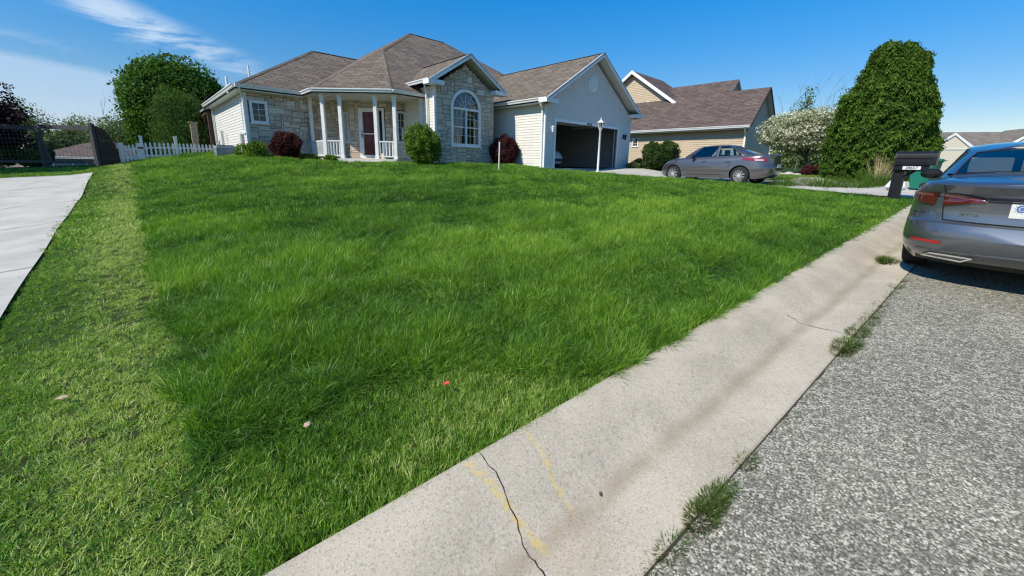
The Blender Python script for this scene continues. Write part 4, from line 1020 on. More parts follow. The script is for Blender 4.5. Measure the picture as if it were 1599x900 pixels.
# ornamental grass with straw stalks, green tuft plants by the evergreen
def blades(name, loc, n, h, r, mt, label, cat='plant', lean=.3, w=.012, group=None, tint=None, seed=0, droop=.35):
    g = np.random.default_rng(seed); mb = []; V = []; F = []
    for i in range(n):
        a = g.random() * 6.283; q = r * math.sqrt(g.random()); p = np.array([math.cos(a) * q, math.sin(a) * q, -.02]); d = np.array([math.cos(a), math.sin(a), 0]) * lean * (q / r + .15) + g.normal(size=3) * [.12, .12, 0]
        L_ = h * g.uniform(.6, 1.1); side = np.array([-math.sin(a + g.normal() * .8), math.cos(a + g.normal() * .8), 0]) * w / 2; o = len(V)
        for s_ in (0, .4, .75, 1):
            c = p + d * L_ * s_ * (1 + droop * s_) + np.array([0, 0, L_ * (s_ - droop * .35 * s_ * s_ * (1 + np.hypot(*d[:2])))]); ww = side * (1 - s_ * .9); V += [tuple(c - ww), tuple(c + ww)]
        F += [(o, o + 1, o + 3, o + 2), (o + 2, o + 3, o + 5, o + 4), (o + 4, o + 5, o + 7, o + 6)]
    me = bpy.data.meshes.new(name); me.from_pydata(V, [], F); me.materials.append(mt)
    at = me.attributes.new('tint', 'FLOAT', 'FACE'); at.data.foreach_set('value', np.repeat(g.random(n), 3).astype(np.float32))
    o = bpy.data.objects.new(name, me); col.objects.link(o); o.location = loc
    if label: tag(o, label, cat, group)
    return o
M['plant_blade'] = mat_leaf('garden_blade', (.05, .11, .015), (.10, .19, .03), (.18, .28, .06), .35)
M['weed_blade'] = mat_leaf('weed_blade', (.03, .07, .012), (.08, .15, .022), (.22, .25, .07), .3)
ox, oy = 12.35, 13.6
orn = empty('ornamental_grass', (ox, oy, tz(ox, oy)), 0, 'ornamental grass clump with tall straw-coloured stalks behind the mailbox', 'ornamental grass')
q1 = blades('green_leaves', (0, 0, 0), 900, .62, .38, M['plant_blade'], None, seed=1, w=.014); q1.parent = orn
q2 = blades('dry_stalks', (0, 0, 0), 130, 1.1, .2, M['straw'], None, seed=2, lean=.18, w=.011, droop=.1); q2.parent = orn
for k, (dx, dy, s_, lab) in enumerate([(-1.4, .6, .5, 'low grassy plant at the foot of the huge evergreen, left of the straw-topped clump'), (-2.4, 1.2, .45, 'low grassy plant at the left foot of the huge evergreen'), (-.7, -.1, .45, 'low grassy plant right beside the straw-topped clump')]):
    blades('low_border_plant', (ox + dx, oy + dy, tz(ox + dx, oy + dy)), 700, s_, .5, M['plant_blade'], lab, seed=10 + k, group='border plants below the evergreen', lean=.6)
# gravel bed under the evergreen
def fgv(a, r):
    x = 13.6 + 3.1 * r * np.cos(a); y = 15.2 + 2.4 * r * np.sin(a); return x, y, terrain(x, y) + .03
struct(grid_mesh('gravel_bed', list(np.linspace(0, 2 * math.pi, 40)), list(np.linspace(0, 1, 10)), fgv, M['gravel']))

# ------------------------------------------------------------------ NEIGHBOURING TAN HOUSE
nh = empty('tan_house', (OH[0], OH[1], W0), math.pi / 2 - H, 'tan sided house with steep reddish brown roofs behind the grey parked car', 'house')
ncl = MB(); nwl = MB()
def nb_wall(fn, poly, ops=()):
    nwl = MB(); ncl = MB(); wallcore(nwl, fn, poly, list(ops)); w_ = nwl.build('wall', M['mortar'], nh); clapboard(ncl, fn, poly, ops, .14, .024); ncl.build('siding', M['siding_tan'], w_)
nb_wall(fn_plane('u', 16.55, -1), [(-2.9, -1), (9.5, -1), (9.5, 2.75), (-2.9, 2.75)], [(4.95, 5.45, 1.75, 2.42)])
# end gable of the front block
nb_wall(fn_plane('v', -2.9, -1), [(16.55, -1), (22.0, -1), (22.0, 2.75), (19.15, 5.0), (16.55, 2.8)])
nb_wall(fn_plane('u', 18.9, -1), [(3.5, 2.9), (10.9, 2.9), (10.9, 5.35), (7.2, 7.85), (3.5, 5.35)])
nb_wall(fn_plane('v', .05, -1), [(18.0, 2), (26, 2), (26, 3.6), (22, 6.6), (18, 3.6)])
nr = MB(); k_ = (5.62 - 2.9) / 3.05
roofplane(nr, [(16.0, 9.6), (16.0, -3.2), (19.05, -3.2), (19.05, 9.6)], lambda u, v: 2.9 + k_ * (u - 16.0))
roofplane(nr, [(22.1, 9.6), (22.1, -3.2), (19.05, -3.2), (19.05, 9.6)], lambda u, v: 5.62 - k_ * (u - 19.05))
k2 = .86
roofplane(nr, [(18.5, 9), (18.5, -.15), (22, -.15), (22, 9)], lambda u, v: 6.95 - k2 * (22 - u))
roofplane(nr, [(25.5, 9), (25.5, -.15), (22, -.15), (22, 9)], lambda u, v: 6.95 - k2 * (u - 22))
k3 = .70
roofplane(nr, [(24, 3.2), (18.55, 3.2), (18.55, 7.2), (24, 7.2)], lambda u, v: 8.06 - k3 * (7.2 - v))
roofplane(nr, [(24, 11.2), (18.55, 11.2), (18.55, 7.2), (24, 7.2)], lambda u, v: 8.06 - k3 * (v - 7.2))
nr.build('roof', [M['shingle2'], M['white']], nh)
ng = MB(); gutter(ng, (16.0, 9.6, 2.92), (16.0, -3.2, 2.92), (-1, 0), .15, .13)
for v0, v1, w0_, w1_ in ((3.1, 7.2, 8.06 - k3 * 4.1, 8.08), (11.3, 7.2, 8.06 - k3 * 4.1, 8.08)):
    ng.hexa([(18.47, v0, w0_ - .28), (18.47, v1, w1_ - .28), (18.54, v1, w1_ - .28), (18.54, v0, w0_ - .28), (18.47, v0, w0_), (18.47, v1, w1_), (18.54, v1, w1_), (18.54, v0, w0_)])
for u0, u1 in ((16.0, 19.05), (22.1, 19.05)):
    q = MB(); q.hexa([(u0, -3.26, 2.78), (u1, -3.26, 5.5), (u1, -3.21, 5.5), (u0, -3.21, 2.78), (u0, -3.26, 2.9), (u1, -3.26, 5.62), (u1, -3.21, 5.62), (u0, -3.21, 2.9)]); q.build('rake_board', M['interior_dark'], nh)
ng.build('rake_and_gutter', M['white'], nh)
ns = MB(); ns.box(16.0, 16.55, -3.2, 9.6, 2.70, 2.74); ns.build('soffit', M['soffit'], nh)
for pts in ([(15.9, -2.95, 2.85), (16.1, -2.9, 2.6), (16.46, -2.85, 2.4), (16.46, -2.85, -.6)],):
    d_ = MB()
    for p, q in zip(pts[:-1], pts[1:]): d_.bar(p, q, .10, .08)
    d_.build('downspout', M['white'], nh)
window(nh, fn_plane('u', 16.55, -1), 5.0, 5.4, 1.8, 2.36, 2, 3, .07, 'curtain')
nv = MB(); nv.box(18.86, 18.88, 5.55, 5.8, 5.35, 5.55); nv.build('wall_vent', M['siding_cream'], nh)

# ------------------------------------------------------------------ FAR HOUSES
def far_house(name, loc, rz, w, d, h, rise, wallm, roofm, label, hip=True, wins=()):
    t = empty(name, loc, rz, label, 'house')
    b_ = MB(); b_.box(-w / 2, w / 2, 0, d, -2.5, h); b_.build('wall', M[wallm], t)
    r = MB(); o = .45
    if hip:
        hx = w / 2 + o; hy = d / 2 + o; c = d / 2; rx = hx - hy if hx > hy else .4; k = rise / hy
        roofplane(r, [(-hx, -o), (hx, -o), (rx, c), (-rx, c)], lambda u, v: h + k * (v + o))
        roofplane(r, [(hx, d + o), (-hx, d + o), (-rx, c), (rx, c)], lambda u, v: h + k * (d + o - v))
        roofplane(r, [(-hx, d + o), (-hx, -o), (-rx, c)], lambda u, v: h + rise * (u + hx) / (hx - rx))
        roofplane(r, [(hx, -o), (hx, d + o), (rx, c)], lambda u, v: h + rise * (hx - u) / (hx - rx))
    else:
        hx = w / 2 + o; c = d / 2; k = rise / (c + o)
        roofplane(r, [(-hx, -o), (hx, -o), (hx, c), (-hx, c)], lambda u, v: h + k * (v + o))
        roofplane(r, [(-hx, d + o), (hx, d + o), (hx, c), (-hx, c)], lambda u, v: h + k * (d + o - v))
    r.build('roof', [M[roofm], M['white']], t)
    g_ = MB(); gutter(g_, (-w / 2 - .4, -.45, h + .02), (w / 2 + .4, -.45, h + .02), (0, -1), .16, .12); g_.build('gutter', M['white'], t)
    fn = fn_plane('v', 0, -1)
    for (a, b2, z0, z1) in wins: window(t, fn, a, b2, z0, z1, 2, 1, .08, 'dark')
    return t
far_house('grey_ranch_house', (-41.3, 38.5, -1.2), D2R(8), 7.0, 6.0, 2.62, 1.7, 'siding_grey', 'shingle2', 'distant grey house with a brown hip roof seen through the wire fence', True, [(-2.9, -2.3, .5, 2.2), (-.6, .5, 1.1, 2.2), (2.0, 2.8, 1.1, 2.2)])
far_house('low_brown_house', (-48.6, 40, -2.0), D2R(25), 4.0, 4.5, 2.1, 1.5, 'siding_grey', 'shingle3', 'low dark distant house with a pale gable edge left of the hip-roofed one', False)
fh = far_house('cream_house', (51.2, 43.5, .9), D2R(-18), 13, 8, 3.2, 2.1, 'siding_cream', 'shingle3', 'cream house with grey-brown roof and white-edged gables behind the nearer car', False, [(-1.5, -.4, 1, 2.3)])
gb = MB()
for cxx, hw_, zt in ((-4.1, 1.9, 4.75), (2.6, 2.7, 5.3)):
    gb.prism([(cxx - hw_, 3.2), (cxx + hw_, 3.2), (cxx, zt)], fn_plane('v', -.2, -1), -1.5, .3)
    gb.box(cxx - hw_ + .3, cxx + hw_ - .3, -.5, 0, -.5, 3.2)
gb.build('front_gable', M['siding_cream'], fh)
gr = MB()
for cxx, hw_, zt in ((-4.1, 1.9, 4.75), (2.6, 2.7, 5.3)):
    for s_ in (-1, 1):
        q = [(cxx + s_ * (hw_ + .25), 3.05), (cxx, zt + .12)]
        gr.hexa([(q[0][0], -.62, q[0][1] - .22), (q[1][0], -.62, q[1][1] - .22), (q[1][0], -.52, q[1][1] - .22), (q[0][0], -.52, q[0][1] - .22), (q[0][0], -.62, q[0][1]), (q[1][0], -.62, q[1][1]), (q[1][0], -.52, q[1][1]), (q[0][0], -.52, q[0][1])])
gr.box(-6.7, -6.35, -.7, -.35, -.5, 3.1)
gr.build('white_trim', M['white'], fh)
grr = MB()
for cxx, hw_, zt in ((-4.1, 1.9, 4.75), (2.6, 2.7, 5.3)):
    for s_ in (-1, 1):
        roofplane(grr, [(cxx + s_ * (hw_ + .25), 4.), (cxx + s_ * (hw_ + .25), -.6), (cxx, -.6), (cxx, 4.)], lambda u, v, c=cxx, h_=hw_, z_=zt: z_ + .14 - (z_ - 3.05) * abs(u - c) / (h_ + .25))
grr.build('gable_roof', [M['shingle3'], M['white']], fh)
far_house('small_white_house', (47.2, 60, 1.0), D2R(35), 6, 6, 2.2, 1.5, 'white_paint', 'shingle3', 'tiny pale gabled house glimpsed between the blossoming tree and the huge evergreen', False)

# ------------------------------------------------------------------ FENCES
def pk(u, v): x, y = frH(u, v); return x, y
pfz = lambda u, v: min(tz(*frH(u, v)), 1.45)
pic = empty('picket_fence', (*frH(-12, 12), 0), math.pi / 2 - H, 'low white picket fence running from the gate to the left end of the house', 'fence')
def px_(u): return u + 12
def picket_run(parent, u0, u1, step=.135, h=.74, zb=None):
    n = int((u1 - u0) / step)
    mb = MB()
    for k in range(n):
        u = u0 + (k + .5) * (u1 - u0) / n; z = pfz(u, 12); a = px_(u); w_ = .036
        mb.prism([(a - w_, z - .05), (a + w_, z - .05), (a + w_, z + h - .07), (a, z + h), (a - w_, z + h - .07)], lambda p, t: (p[0], t, p[1]), -.012, .012)
    mb.build('pickets', M['white_paint'], parent)
    r = MB()
    for hz in (.18, .52):
        r.bar((px_(u0), .03, pfz(u0, 12) + hz), (px_(u1), .03, pfz(u1, 12) + hz), .035, .07)
    r.build('rail', M['white_paint'], parent)
picket_run(pic, -12.85, -11.78); picket_run(pic, -11.68, -10.0)
for u, h in ((-12.9, 1.0), (-11.73, 1.0), (-9.95, 1.35)):
    p_ = MB(); a = px_(u); z = pfz(u, 12); p_.box(a - .055, a + .055, -.05, .06, z - .2, z + h); p_.box(a - .07, a + .07, -.065, .075, z + h, z + h + .03); p_.build('post', M['white_paint'], pic)
gate = empty('picket_gate', (*frH(-12, 12), 0), math.pi / 2 - H, 'short white picket gate with thick end posts at the left end of the fence', 'gate')
picket_run(gate, -13.5, -13.0, .125, .72)
for u, h in ((-13.58, .82), (-13.02, .74)):
    p_ = MB(); a = px_(u); z = pfz(u, 12); p_.box(a - .07, a + .07, -.06, .07, z - .2, z + h); p_.build('gate_stile', M['white_paint'], gate)
lt = MB(); a = px_(-12.95); z = pfz(-12.95, 12); lt.box(a - .09, a + .09, -.09, -.06, z + .5, z + .56); lt.build('latch', M['black'], gate)
gp = MB(); x_, y_ = frH(-14.05, 12); z_ = tz(x_, y_); gp.box(-.055, .055, -.055, .055, -.2, 1.0); o = gp.build('white_post', M['white_paint']); o.location = (x_, y_, z_); o.rotation_euler = (0, D2R(-3), math.pi / 2 - H)
tag(o, 'lone white timber post left of the picket gate, beside the dark board fence', 'post')
# dark timber and wire fence
wf = empty('wire_fence', (0, 0, 0), 0, 'dark timber and wire mesh fence with a heavy top rail at the far left', 'fence')
A_ = Vector((-16.45, 16.0, 1.14)); B_ = Vector((-18.45, 15.9, 1.13)); C_ = Vector((-21.6, 15.7, 1.1)); D_ = Vector((-25.5, 15.5, 1.1))
for p in (A_, B_, C_, D_):
    q = MB(); q.bar(p - Vector((0, 0, .3)), p + Vector((0, 0, 1.62 if p is A_ else 1.48)), .15 if p is A_ else .12, .12); q.build('post', M['fence_wood'], wf)
for p, q in ((A_, B_), (B_, C_), (C_, D_)):
    r = MB(); r.bar(p + Vector((0, -.06, 1.42)), q + Vector((0, -.06, 1.47)), .045, .16); r.bar(p + Vector((0, -.06, .14)), q + Vector((0, -.06, .14)), .04, .10); r.build('rail', M['fence_wood'], wf)
    wm = MB(); n = int((q - p).length / .15)
    for k in range(1, n): c = p + (q - p) * k / n; wm.bar(c + Vector((0, -.03, .1)), c + Vector((0, -.03, 1.42)), .004)
    for k in range(1, 9): wm.bar(p + Vector((0, -.03, .1 + k * .15)), q + Vector((0, -.03, .1 + k * .15)), .004)
    wm.build('wire_mesh', M['wire'], wf)
r = MB(); r.bar(B_ + Vector((.35, -.07, .1)), B_ + Vector((.05, -.07, 1.4)), .04, .09); r.build('brace', M['fence_wood'], wf)
bf = empty('board_fence', tuple(A_), 0, 'dark vertical board fence panel with a top sloping down, beside the lone white post', 'fence')
bm_ = MB(); n = 9
for k in range(n):
    t0 = k / n; p = Vector((.08 - .32 * t0, .12 + 1.05 * t0, 0)); h = 1.52 - .12 * t0 - .95 * t0 ** 2.6
    bm_.box(p.x - .012, p.x + .012, p.y - .056, p.y + .056, -.2, h)
bm_.build('boards', M['fence_board'], bf)
for k, (hz, s_) in enumerate(((.3, 1.), (1.0, .62))):
    r = MB(); r.bar((.08, .1, hz), (.08 - .32 * s_, .1 + 1.05 * s_, hz), .04, .09); r.build('rail', M['fence_wood'], bf)
# rough stone/brick pillar by the rear porch
x_, y_ = frH(-10.75, 14.6); pz = 1.35
sp_ = MB(); g2 = random.Random(4)
for k in range(25):
    w_ = .13 + g2.uniform(-.008, .01); sp_.box(-w_, w_, -w_, w_, k * .085, k * .085 + .078, tint=.3)
sp_.box(-.19, .19, -.19, .19, 25 * .085, 25 * .085 + .06)
o = sp_.build('masonry_pillar', M['pillar_stone']); o.location = (x_, y_, pz - .2); o.rotation_euler = (0, 0, math.pi / 2 - H); tag(o, 'narrow tan masonry pillar behind the picket fence near the rear porch', 'pillar')
# AC unit
x_, y_ = frH(-10.35, 8.6)
ac = empty('air_conditioner', (x_, y_, 1.42), math.pi / 2 - H, 'grey outdoor air conditioning unit beside the left wall of the house', 'air conditioner')
q = MB(); q.box(-.38, .38, -.38, .38, 0, .62); q.build('casing', M['grey_metal'], ac, bevel=.03)
q = MB()
for k in range(10): q.box(-.386, .386, -.386, .386, .06 + k * .05, .075 + k * .05)
q.build('grille', M['wire'], ac)
q = MB(); q.lathe([(.3, .625), (.31, .65), (.26, .655), (.05, .66), (0, .66)], 20); q.build('fan_guard', M['black'], ac)
# planter / heap: none
# ------------------------------------------------------------------ lamp post, stake, mailbox, bin, bag
x_, y_ = 3.42, 16.45
lp = empty('lamp_post', (x_, y_, tz(x_, y_)), 0, 'white lamp post with a lantern top in front of the open garage', 'lamp post')
q = MB(); q.lathe([(.06, -.2), (.06, .12), (.045, .15), (.04, 1.66), (.055, 1.68), (.055, 1.72), (.03, 1.74)], 14); q.build('pole', M['white_paint'], lp, True)
q = MB(); q.lathe([(.0, 2.19), (.012, 2.17), (.02, 2.12), (.012, 2.10), (.05, 2.06), (.14, 1.98), (.14, 1.965), (0, 1.965)], 6); q.lathe([(.035, 1.70), (.075, 1.74), (.08, 1.76), (0, 1.76)], 6)
for k in range(6):
    a = k * math.pi / 3; q.bar((.075 * math.cos(a), .075 * math.sin(a), 1.75), (.115 * math.cos(a), .115 * math.sin(a), 1.97), .016)
hd = q.build('lantern_frame', M['white_paint'], lp)
q = MB(); q.lathe([(.068, 1.76), (.105, 1.965)], 6); q.build('lantern_glass', mat_glass('lantern_glass', (.6, .62, .62), 1.5), hd)
q = MB(); q.tube([(0, 0, 1.76), (0, 0, 1.88)], .018, 8); q.build('bulb', M['label_white'], hd)
x_, y_ = -.53, 14.4
q = MB(); q.tube([(0, 0, -.2), (0, 0, .98)], .024, 10); q.tube([(0, 0, .98), (0, 0, 1.02)], .03, 10); o = q.build('marker_stake', M['label_white'], None, True); o.location = (x_, y_, tz(x_, y_)); o.rotation_euler = (D2R(0), D2R(1), 0)
tag(o, 'short white pipe stake standing in the lawn before the dark red bush by the garage', 'stake')
# mailbox
mbx, mby = 9.42, 9.9; mbz = tz(mbx, mby)
mail = empty('mailbox', (mbx, mby, mbz), 0, 'black plastic mailbox on a thick black post beside the kerb', 'mailbox')
mail.rotation_euler = (0, 0, -PSI)        # local x = towards the road, y = along the road
q = MB(); q.box(-.09, .09, -.09, .09, -.3, .71); q.box(-.105, -.06, -.105, .105, -.3, .68); q.box(.06, .105, -.105, .105, -.3, .68); q.build('post', M['black'], mail, bevel=.008)
q = MB(); q.box(-.12, .50, -.13, .13, .70, .845); q.box(-.10, .44, -.16, -.125, .72, .81); q.build('support_tray', M['black'], mail, bevel=.01)
q = MB(); prof = [(-.16, -.02), (.16, -.02), (.17, .14), (.145, .245), (.075, .29), (0, .30), (-.075, .29), (-.145, .245), (-.17, .14)]
q.prism([(a, .86 + c) for a, c in prof], lambda p, t: (t, p[0], p[1]), -.10, .56); bxo = q.build('box', M['black'], mail, True)
q = MB(); q.prism([(a * 1.07, .855 + c * 1.04) for a, c in prof], lambda p, t: (t, p[0], p[1]), .56, .60); q.build('door', M['black'], bxo, True)
q = MB(); q.prism([(a * 1.05, .865 + c * 1.03) for a, c in prof[2:]], lambda p, t: (t, p[0], p[1]), -.115, -.08); q.bar((-.1, -.178, 1.0), (.56, -.178, 1.0), .012, .012); q.build('band', M['black'], bxo)
q = MB(); q.bar((.35, .19, .95), (.35, .19, 1.1), .03, .012); q.build('flag', M['black'], bxo)
q = MB(); q.box(.06, .37, -.166, -.161, .735, .815); nb_ = q.build('number_plaque', M['label_white'], mail)
text_mesh('digits', '28607', .086, M['black'], nb_, Matrix.Translation((.215, -.169, .775)) @ Matrix.Rotation(math.pi / 2, 4, 'X'))
q = MB(); q.bar((0, 0, .45), (.28, 0, .735), .06, .06); q.build('brace', M['black'], mail)
# wheelie bin
bx, by = 11.75, 11.6; bz_ = tz(bx, by) + .04
bn = empty('wheeled_bin', (bx, by, bz_), D2R(195), 'green wheeled rubbish bin standing on the driveway apron behind the mailbox', 'bin', scale=.8)
def loftbox(mb, levels):
    vs = []; n = 0
    for (hx, hy, cy_, z) in levels:
        c = .05
        ring = [(-hx + c, -hy + cy_), (hx - c, -hy + cy_), (hx, -hy + c + cy_), (hx, hy - c + cy_), (hx - c, hy + cy_), (-hx + c, hy + cy_), (-hx, hy - c + cy_), (-hx, -hy + c + cy_)]
        vs += [(a, b_, z) for a, b_ in ring]
    k = len(levels); fs = [tuple(range(8))[::-1], tuple((k - 1) * 8 + i for i in range(8))]
    for j in range(k - 1):
        for i in range(8): fs.append((j * 8 + i, j * 8 + (i + 1) % 8, (j + 1) * 8 + (i + 1) % 8, (j + 1) * 8 + i))
    mb.add(vs, fs)
q = MB(); loftbox(q, [(.23, .24, .02, .04), (.25, .27, .0, .3), (.29, .34, -.02, .96), (.31, .36, -.02, .97), (.31, .36, -.02, 1.0)]); q.build('body', M['green_bin'], bn, True)
q = MB(); loftbox(q, [(.32, .39, -.02, 1.0), (.32, .39, -.02, 1.03), (.28, .33, 0, 1.08), (.2, .25, 0, 1.09)]); q.bar((-.25, .4, 1.02), (.25, .4, 1.02), .035, .03); q.build('lid', M['green_bin'], bn, True)
for s_ in (-1, 1):
    q = MB(); q.lathe([(.02, -.03), (.11, -.03), (.13, -.015), (.13, .015), (.11, .03), (.02, .03)], 18, 'x', (s_ * .28, .24, .13)); q.build('wheel', M['rubber'], bn, True)
# white bag
x_, y_ = 11.35, 11.95
q = MB(); q.lathe([(0, -.02), (.17, -.02), (.22, .08), (.2, .2), (.12, .3), (.05, .36), (.07, .42), (0, .43)], 14)
q.v = [(a * (1 + .16 * math.sin(6 * b_ + 17 * c)), b_ * (1 + .18 * math.sin(23 * a + 9 * c)), c + .02 * math.sin(30 * a)) for a, b_, c in q.v]
o = q.build('plastic_bag', M['bag'], None, True); o.location = (x_, y_, tz(x_, y_) + .04); tag(o, 'tied white plastic bag lying between the mailbox post and the border plants', 'bag')

# ------------------------------------------------------------------ CARS
def smooth_arr(xs, ys): return lambda x: float(np.interp(x, xs, ys))
class Car:
    """local: x right, y forward, z up, origin below the rear bumper centre"""
    def __init__(s, p): s.p = p
    def half(s):
        p = s.p; n = p['nr']; out = []
        for k in range(13):
            a = math.pi / 2 * k / 12; out.append(('r', math.sin(a) ** (2 / n), 1 - max(0, math.cos(a)) ** (2 / n)))
        m_ = p['nside']
        for k in range(1, m_): out.append(('s', 1, k / m_))
        n = p['nf']
        for k in range(13):
            a = math.pi / 2 * (12 - k) / 12; out.append(('f', math.sin(a) ** (2 / n), 1 - max(0, math.cos(a)) ** (2 / n)))
        return out
    def prof(s, v):
        L = s.p['levels']; vs = [l[0] for l in L]; return [float(np.interp(v, vs, [l[i] for l in L])) for i in range(1, 4)]
    def z(s, y, v):
        lo = s.p['zlow'](y); return lo + (s.p['zsh'](y) - lo) * v
    def pt(s, q, v, sgn=-1):
        kind, a, b_ = q; w, ro_, fo = s.prof(v); p = s.p
        if kind == 'r': y = ro_ + (p['Lr'] - ro_) * b_; x = w * a
        elif kind == 's': y = p['Lr'] + (p['len'] - p['Lf'] - p['Lr']) * b_; x = w * (1 + p.get('hip', 0) * math.sin(math.pi * b_))
        else: y = p['len'] - fo - (p['Lf'] - fo) * b_; x = w * a
        return Vector((sgn * x, y, s.z(y, v)))
    def rear(s, x, z, out=.004):
        """point on the rear/corner surface given lateral x and height z"""
        p = s.p; v = 0.5
        for _ in range(6):
            w, ro_, _f = s.prof(v); n = p['nr']; a = min(1, abs(x) / w); y = ro_ + (p['Lr'] - ro_) * (1 - max(0, 1 - a ** n) ** (1 / n))
            lo = p['zlow'](y); v = (z - lo) / (p['zsh'](y) - lo); v = max(0, min(1, v))
        P0 = Vector((x, y, z)); e = .01; a2 = min(1, (abs(x) + e) / w); y2 = ro_ + (p['Lr'] - ro_) * (1 - max(0, 1 - a2 ** n) ** (1 / n))
        t = Vector((e * (1 if x > 0 else -1), y2 - y, 0)); nn = Vector((t.y, -t.x, 0)) if x <= 0 else Vector((t.y, -t.x, 0))
        if nn.y > 0: nn = -nn
        nn.normalize(); return P0 + nn * out
    def rear_phi(s, deg, z, out=.004, sgn=-1):
        p = s.p; n = p['nr']; a = D2R(deg); A = math.sin(a) ** (2 / n); B_ = 1 - max(0, math.cos(a)) ** (2 / n)
        if deg >= 90: A = 1; B_ = 1 + (deg - 90) / 100
        v = .5
        for _ in range(5):
            w, ro_, _f = s.prof(v); y = ro_ + (p['Lr'] - ro_) * B_; lo = p['zlow'](y); v = max(0, min(1, (z - lo) / (p['zsh'](y) - lo)))
        nx_, ny_ = (A ** (n - 1)) / w, -(max(0, 1 - B_) ** (n - 1)) / (p['Lr'] - ro_)
        nn = Vector((sgn * nx_, ny_, 0)).normalized(); return Vector((sgn * w * A, y, z)) + nn * out
    def body(s, parent, paint, wheels, rw):
        H_ = s.half(); p = s.p; vs = [l[0] for l in p['levels']]; vv = []
        for a, b_ in zip(vs[:-1], vs[1:]):
            k = max(1, int((b_ - a) / .06)); vv += [a + (b_ - a) * i / k for i in range(k)]
        vv.append(1.0)
        ring = [(q, -1) for q in H_] + [(q, 1) for q in H_[::-1][1:-1]]
        n = len(ring); V = []; F = []
        for v in vv:
            for q, sg in ring: V.append(s.pt(q, v, sg))
        for j in range(len(vv) - 1):
            for i in range(n): F.append((j * n + i, j * n + (i + 1) % n, (j + 1) * n + (i + 1) % n, (j + 1) * n + i))
        top = (len(vv) - 1) * n; h = len(H_); M_ = 8
        idx = {}
        for i in range(1, h - 1):
            a = V[top + i]; b_ = V[top + n - i]; idx[(i, 0)] = top + i; idx[(i, M_)] = top + n - i
            for k in range(1, M_):
                t = k / M_; x = a.x + (b_.x - a.x) * t; xx = (2 * t - 1); V.append(Vector((x, a.y, a.z + p['crown'](a.y) * (1 - xx * xx)))); idx[(i, k)] = len(V) - 1
        for i in range(1, h - 2):
            for k in range(M_): F.append((idx[(i, k)], idx[(i, k + 1)], idx[(i + 1, k + 1)], idx[(i + 1, k)]))
        F.append(tuple([top] + [idx[(1, k)] for k in range(M_ + 1)])); F.append(tuple([top + h - 1] + [idx[(h - 2, M_ - k)] for k in range(M_ + 1)]))
        F.append(tuple(range(n))[::-1])
        mb = MB(); mb.add(V, F)
        c0_, c1_ = p.get('cab', (9, 9))
        for fi, f in enumerate(F):
            if fi >= (len(vv) - 1) * n and len(f) == 4 and all(c0_ < V[k].y < c1_ and abs(V[k].x) < .73 for k in f): mb.m[fi] = 1
        o = mb.build('body', [paint, M['black']], parent, True)
        # wheel wells
        cut = MB()
        for (y, z) in wheels:
            for sg in (-1, 1):
                pts = [(rw * math.cos(2 * math.pi * k / 40), rw * math.sin(2 * math.pi * k / 40)) for k in range(40)]
                cut.prism(pts, lambda q, t, y=y, z=z, sg=sg: (sg * t, y + q[0], z + q[1]), .58, 1.2)
        co = cut.build('cutter', M['black'])
        co.parent = parent
        md = o.modifiers.new('b', 'BOOLEAN'); md.object = co; md.operation = 'DIFFERENCE'; md.solver = 'EXACT'; md.use_self = True
        try: md.material_mode = 'TRANSFER'
        except Exception: pass
        bpy.context.view_layer.update()
        dg = bpy.context.evaluated_depsgraph_get(); me = bpy.data.meshes.new_from_object(o.evaluated_get(dg))
        o.modifiers.clear(); o.data = me; bpy.data.objects.remove(co)
        me.polygons.foreach_set('use_smooth', [True] * len(me.polygons))
        try: me.set_sharp_from_angle(angle=D2R(32))
        except Exception: pass
        return o
    def patch(s, name, mt, grid, parent):
        mb = MB(); r = len(grid); c = len(grid[0]); mb.add([p for row in grid for p in row], [(j * c + i, j * c + i + 1, (j + 1) * c + i + 1, (j + 1) * c + i) for j in range(r - 1) for i in range(c - 1)])
        return mb.build(name, mt, parent, True)
    def line(s, mb, pts, w=.006):
        for p, q in zip(pts[:-1], pts[1:]): mb.bar(p, q, w, w)
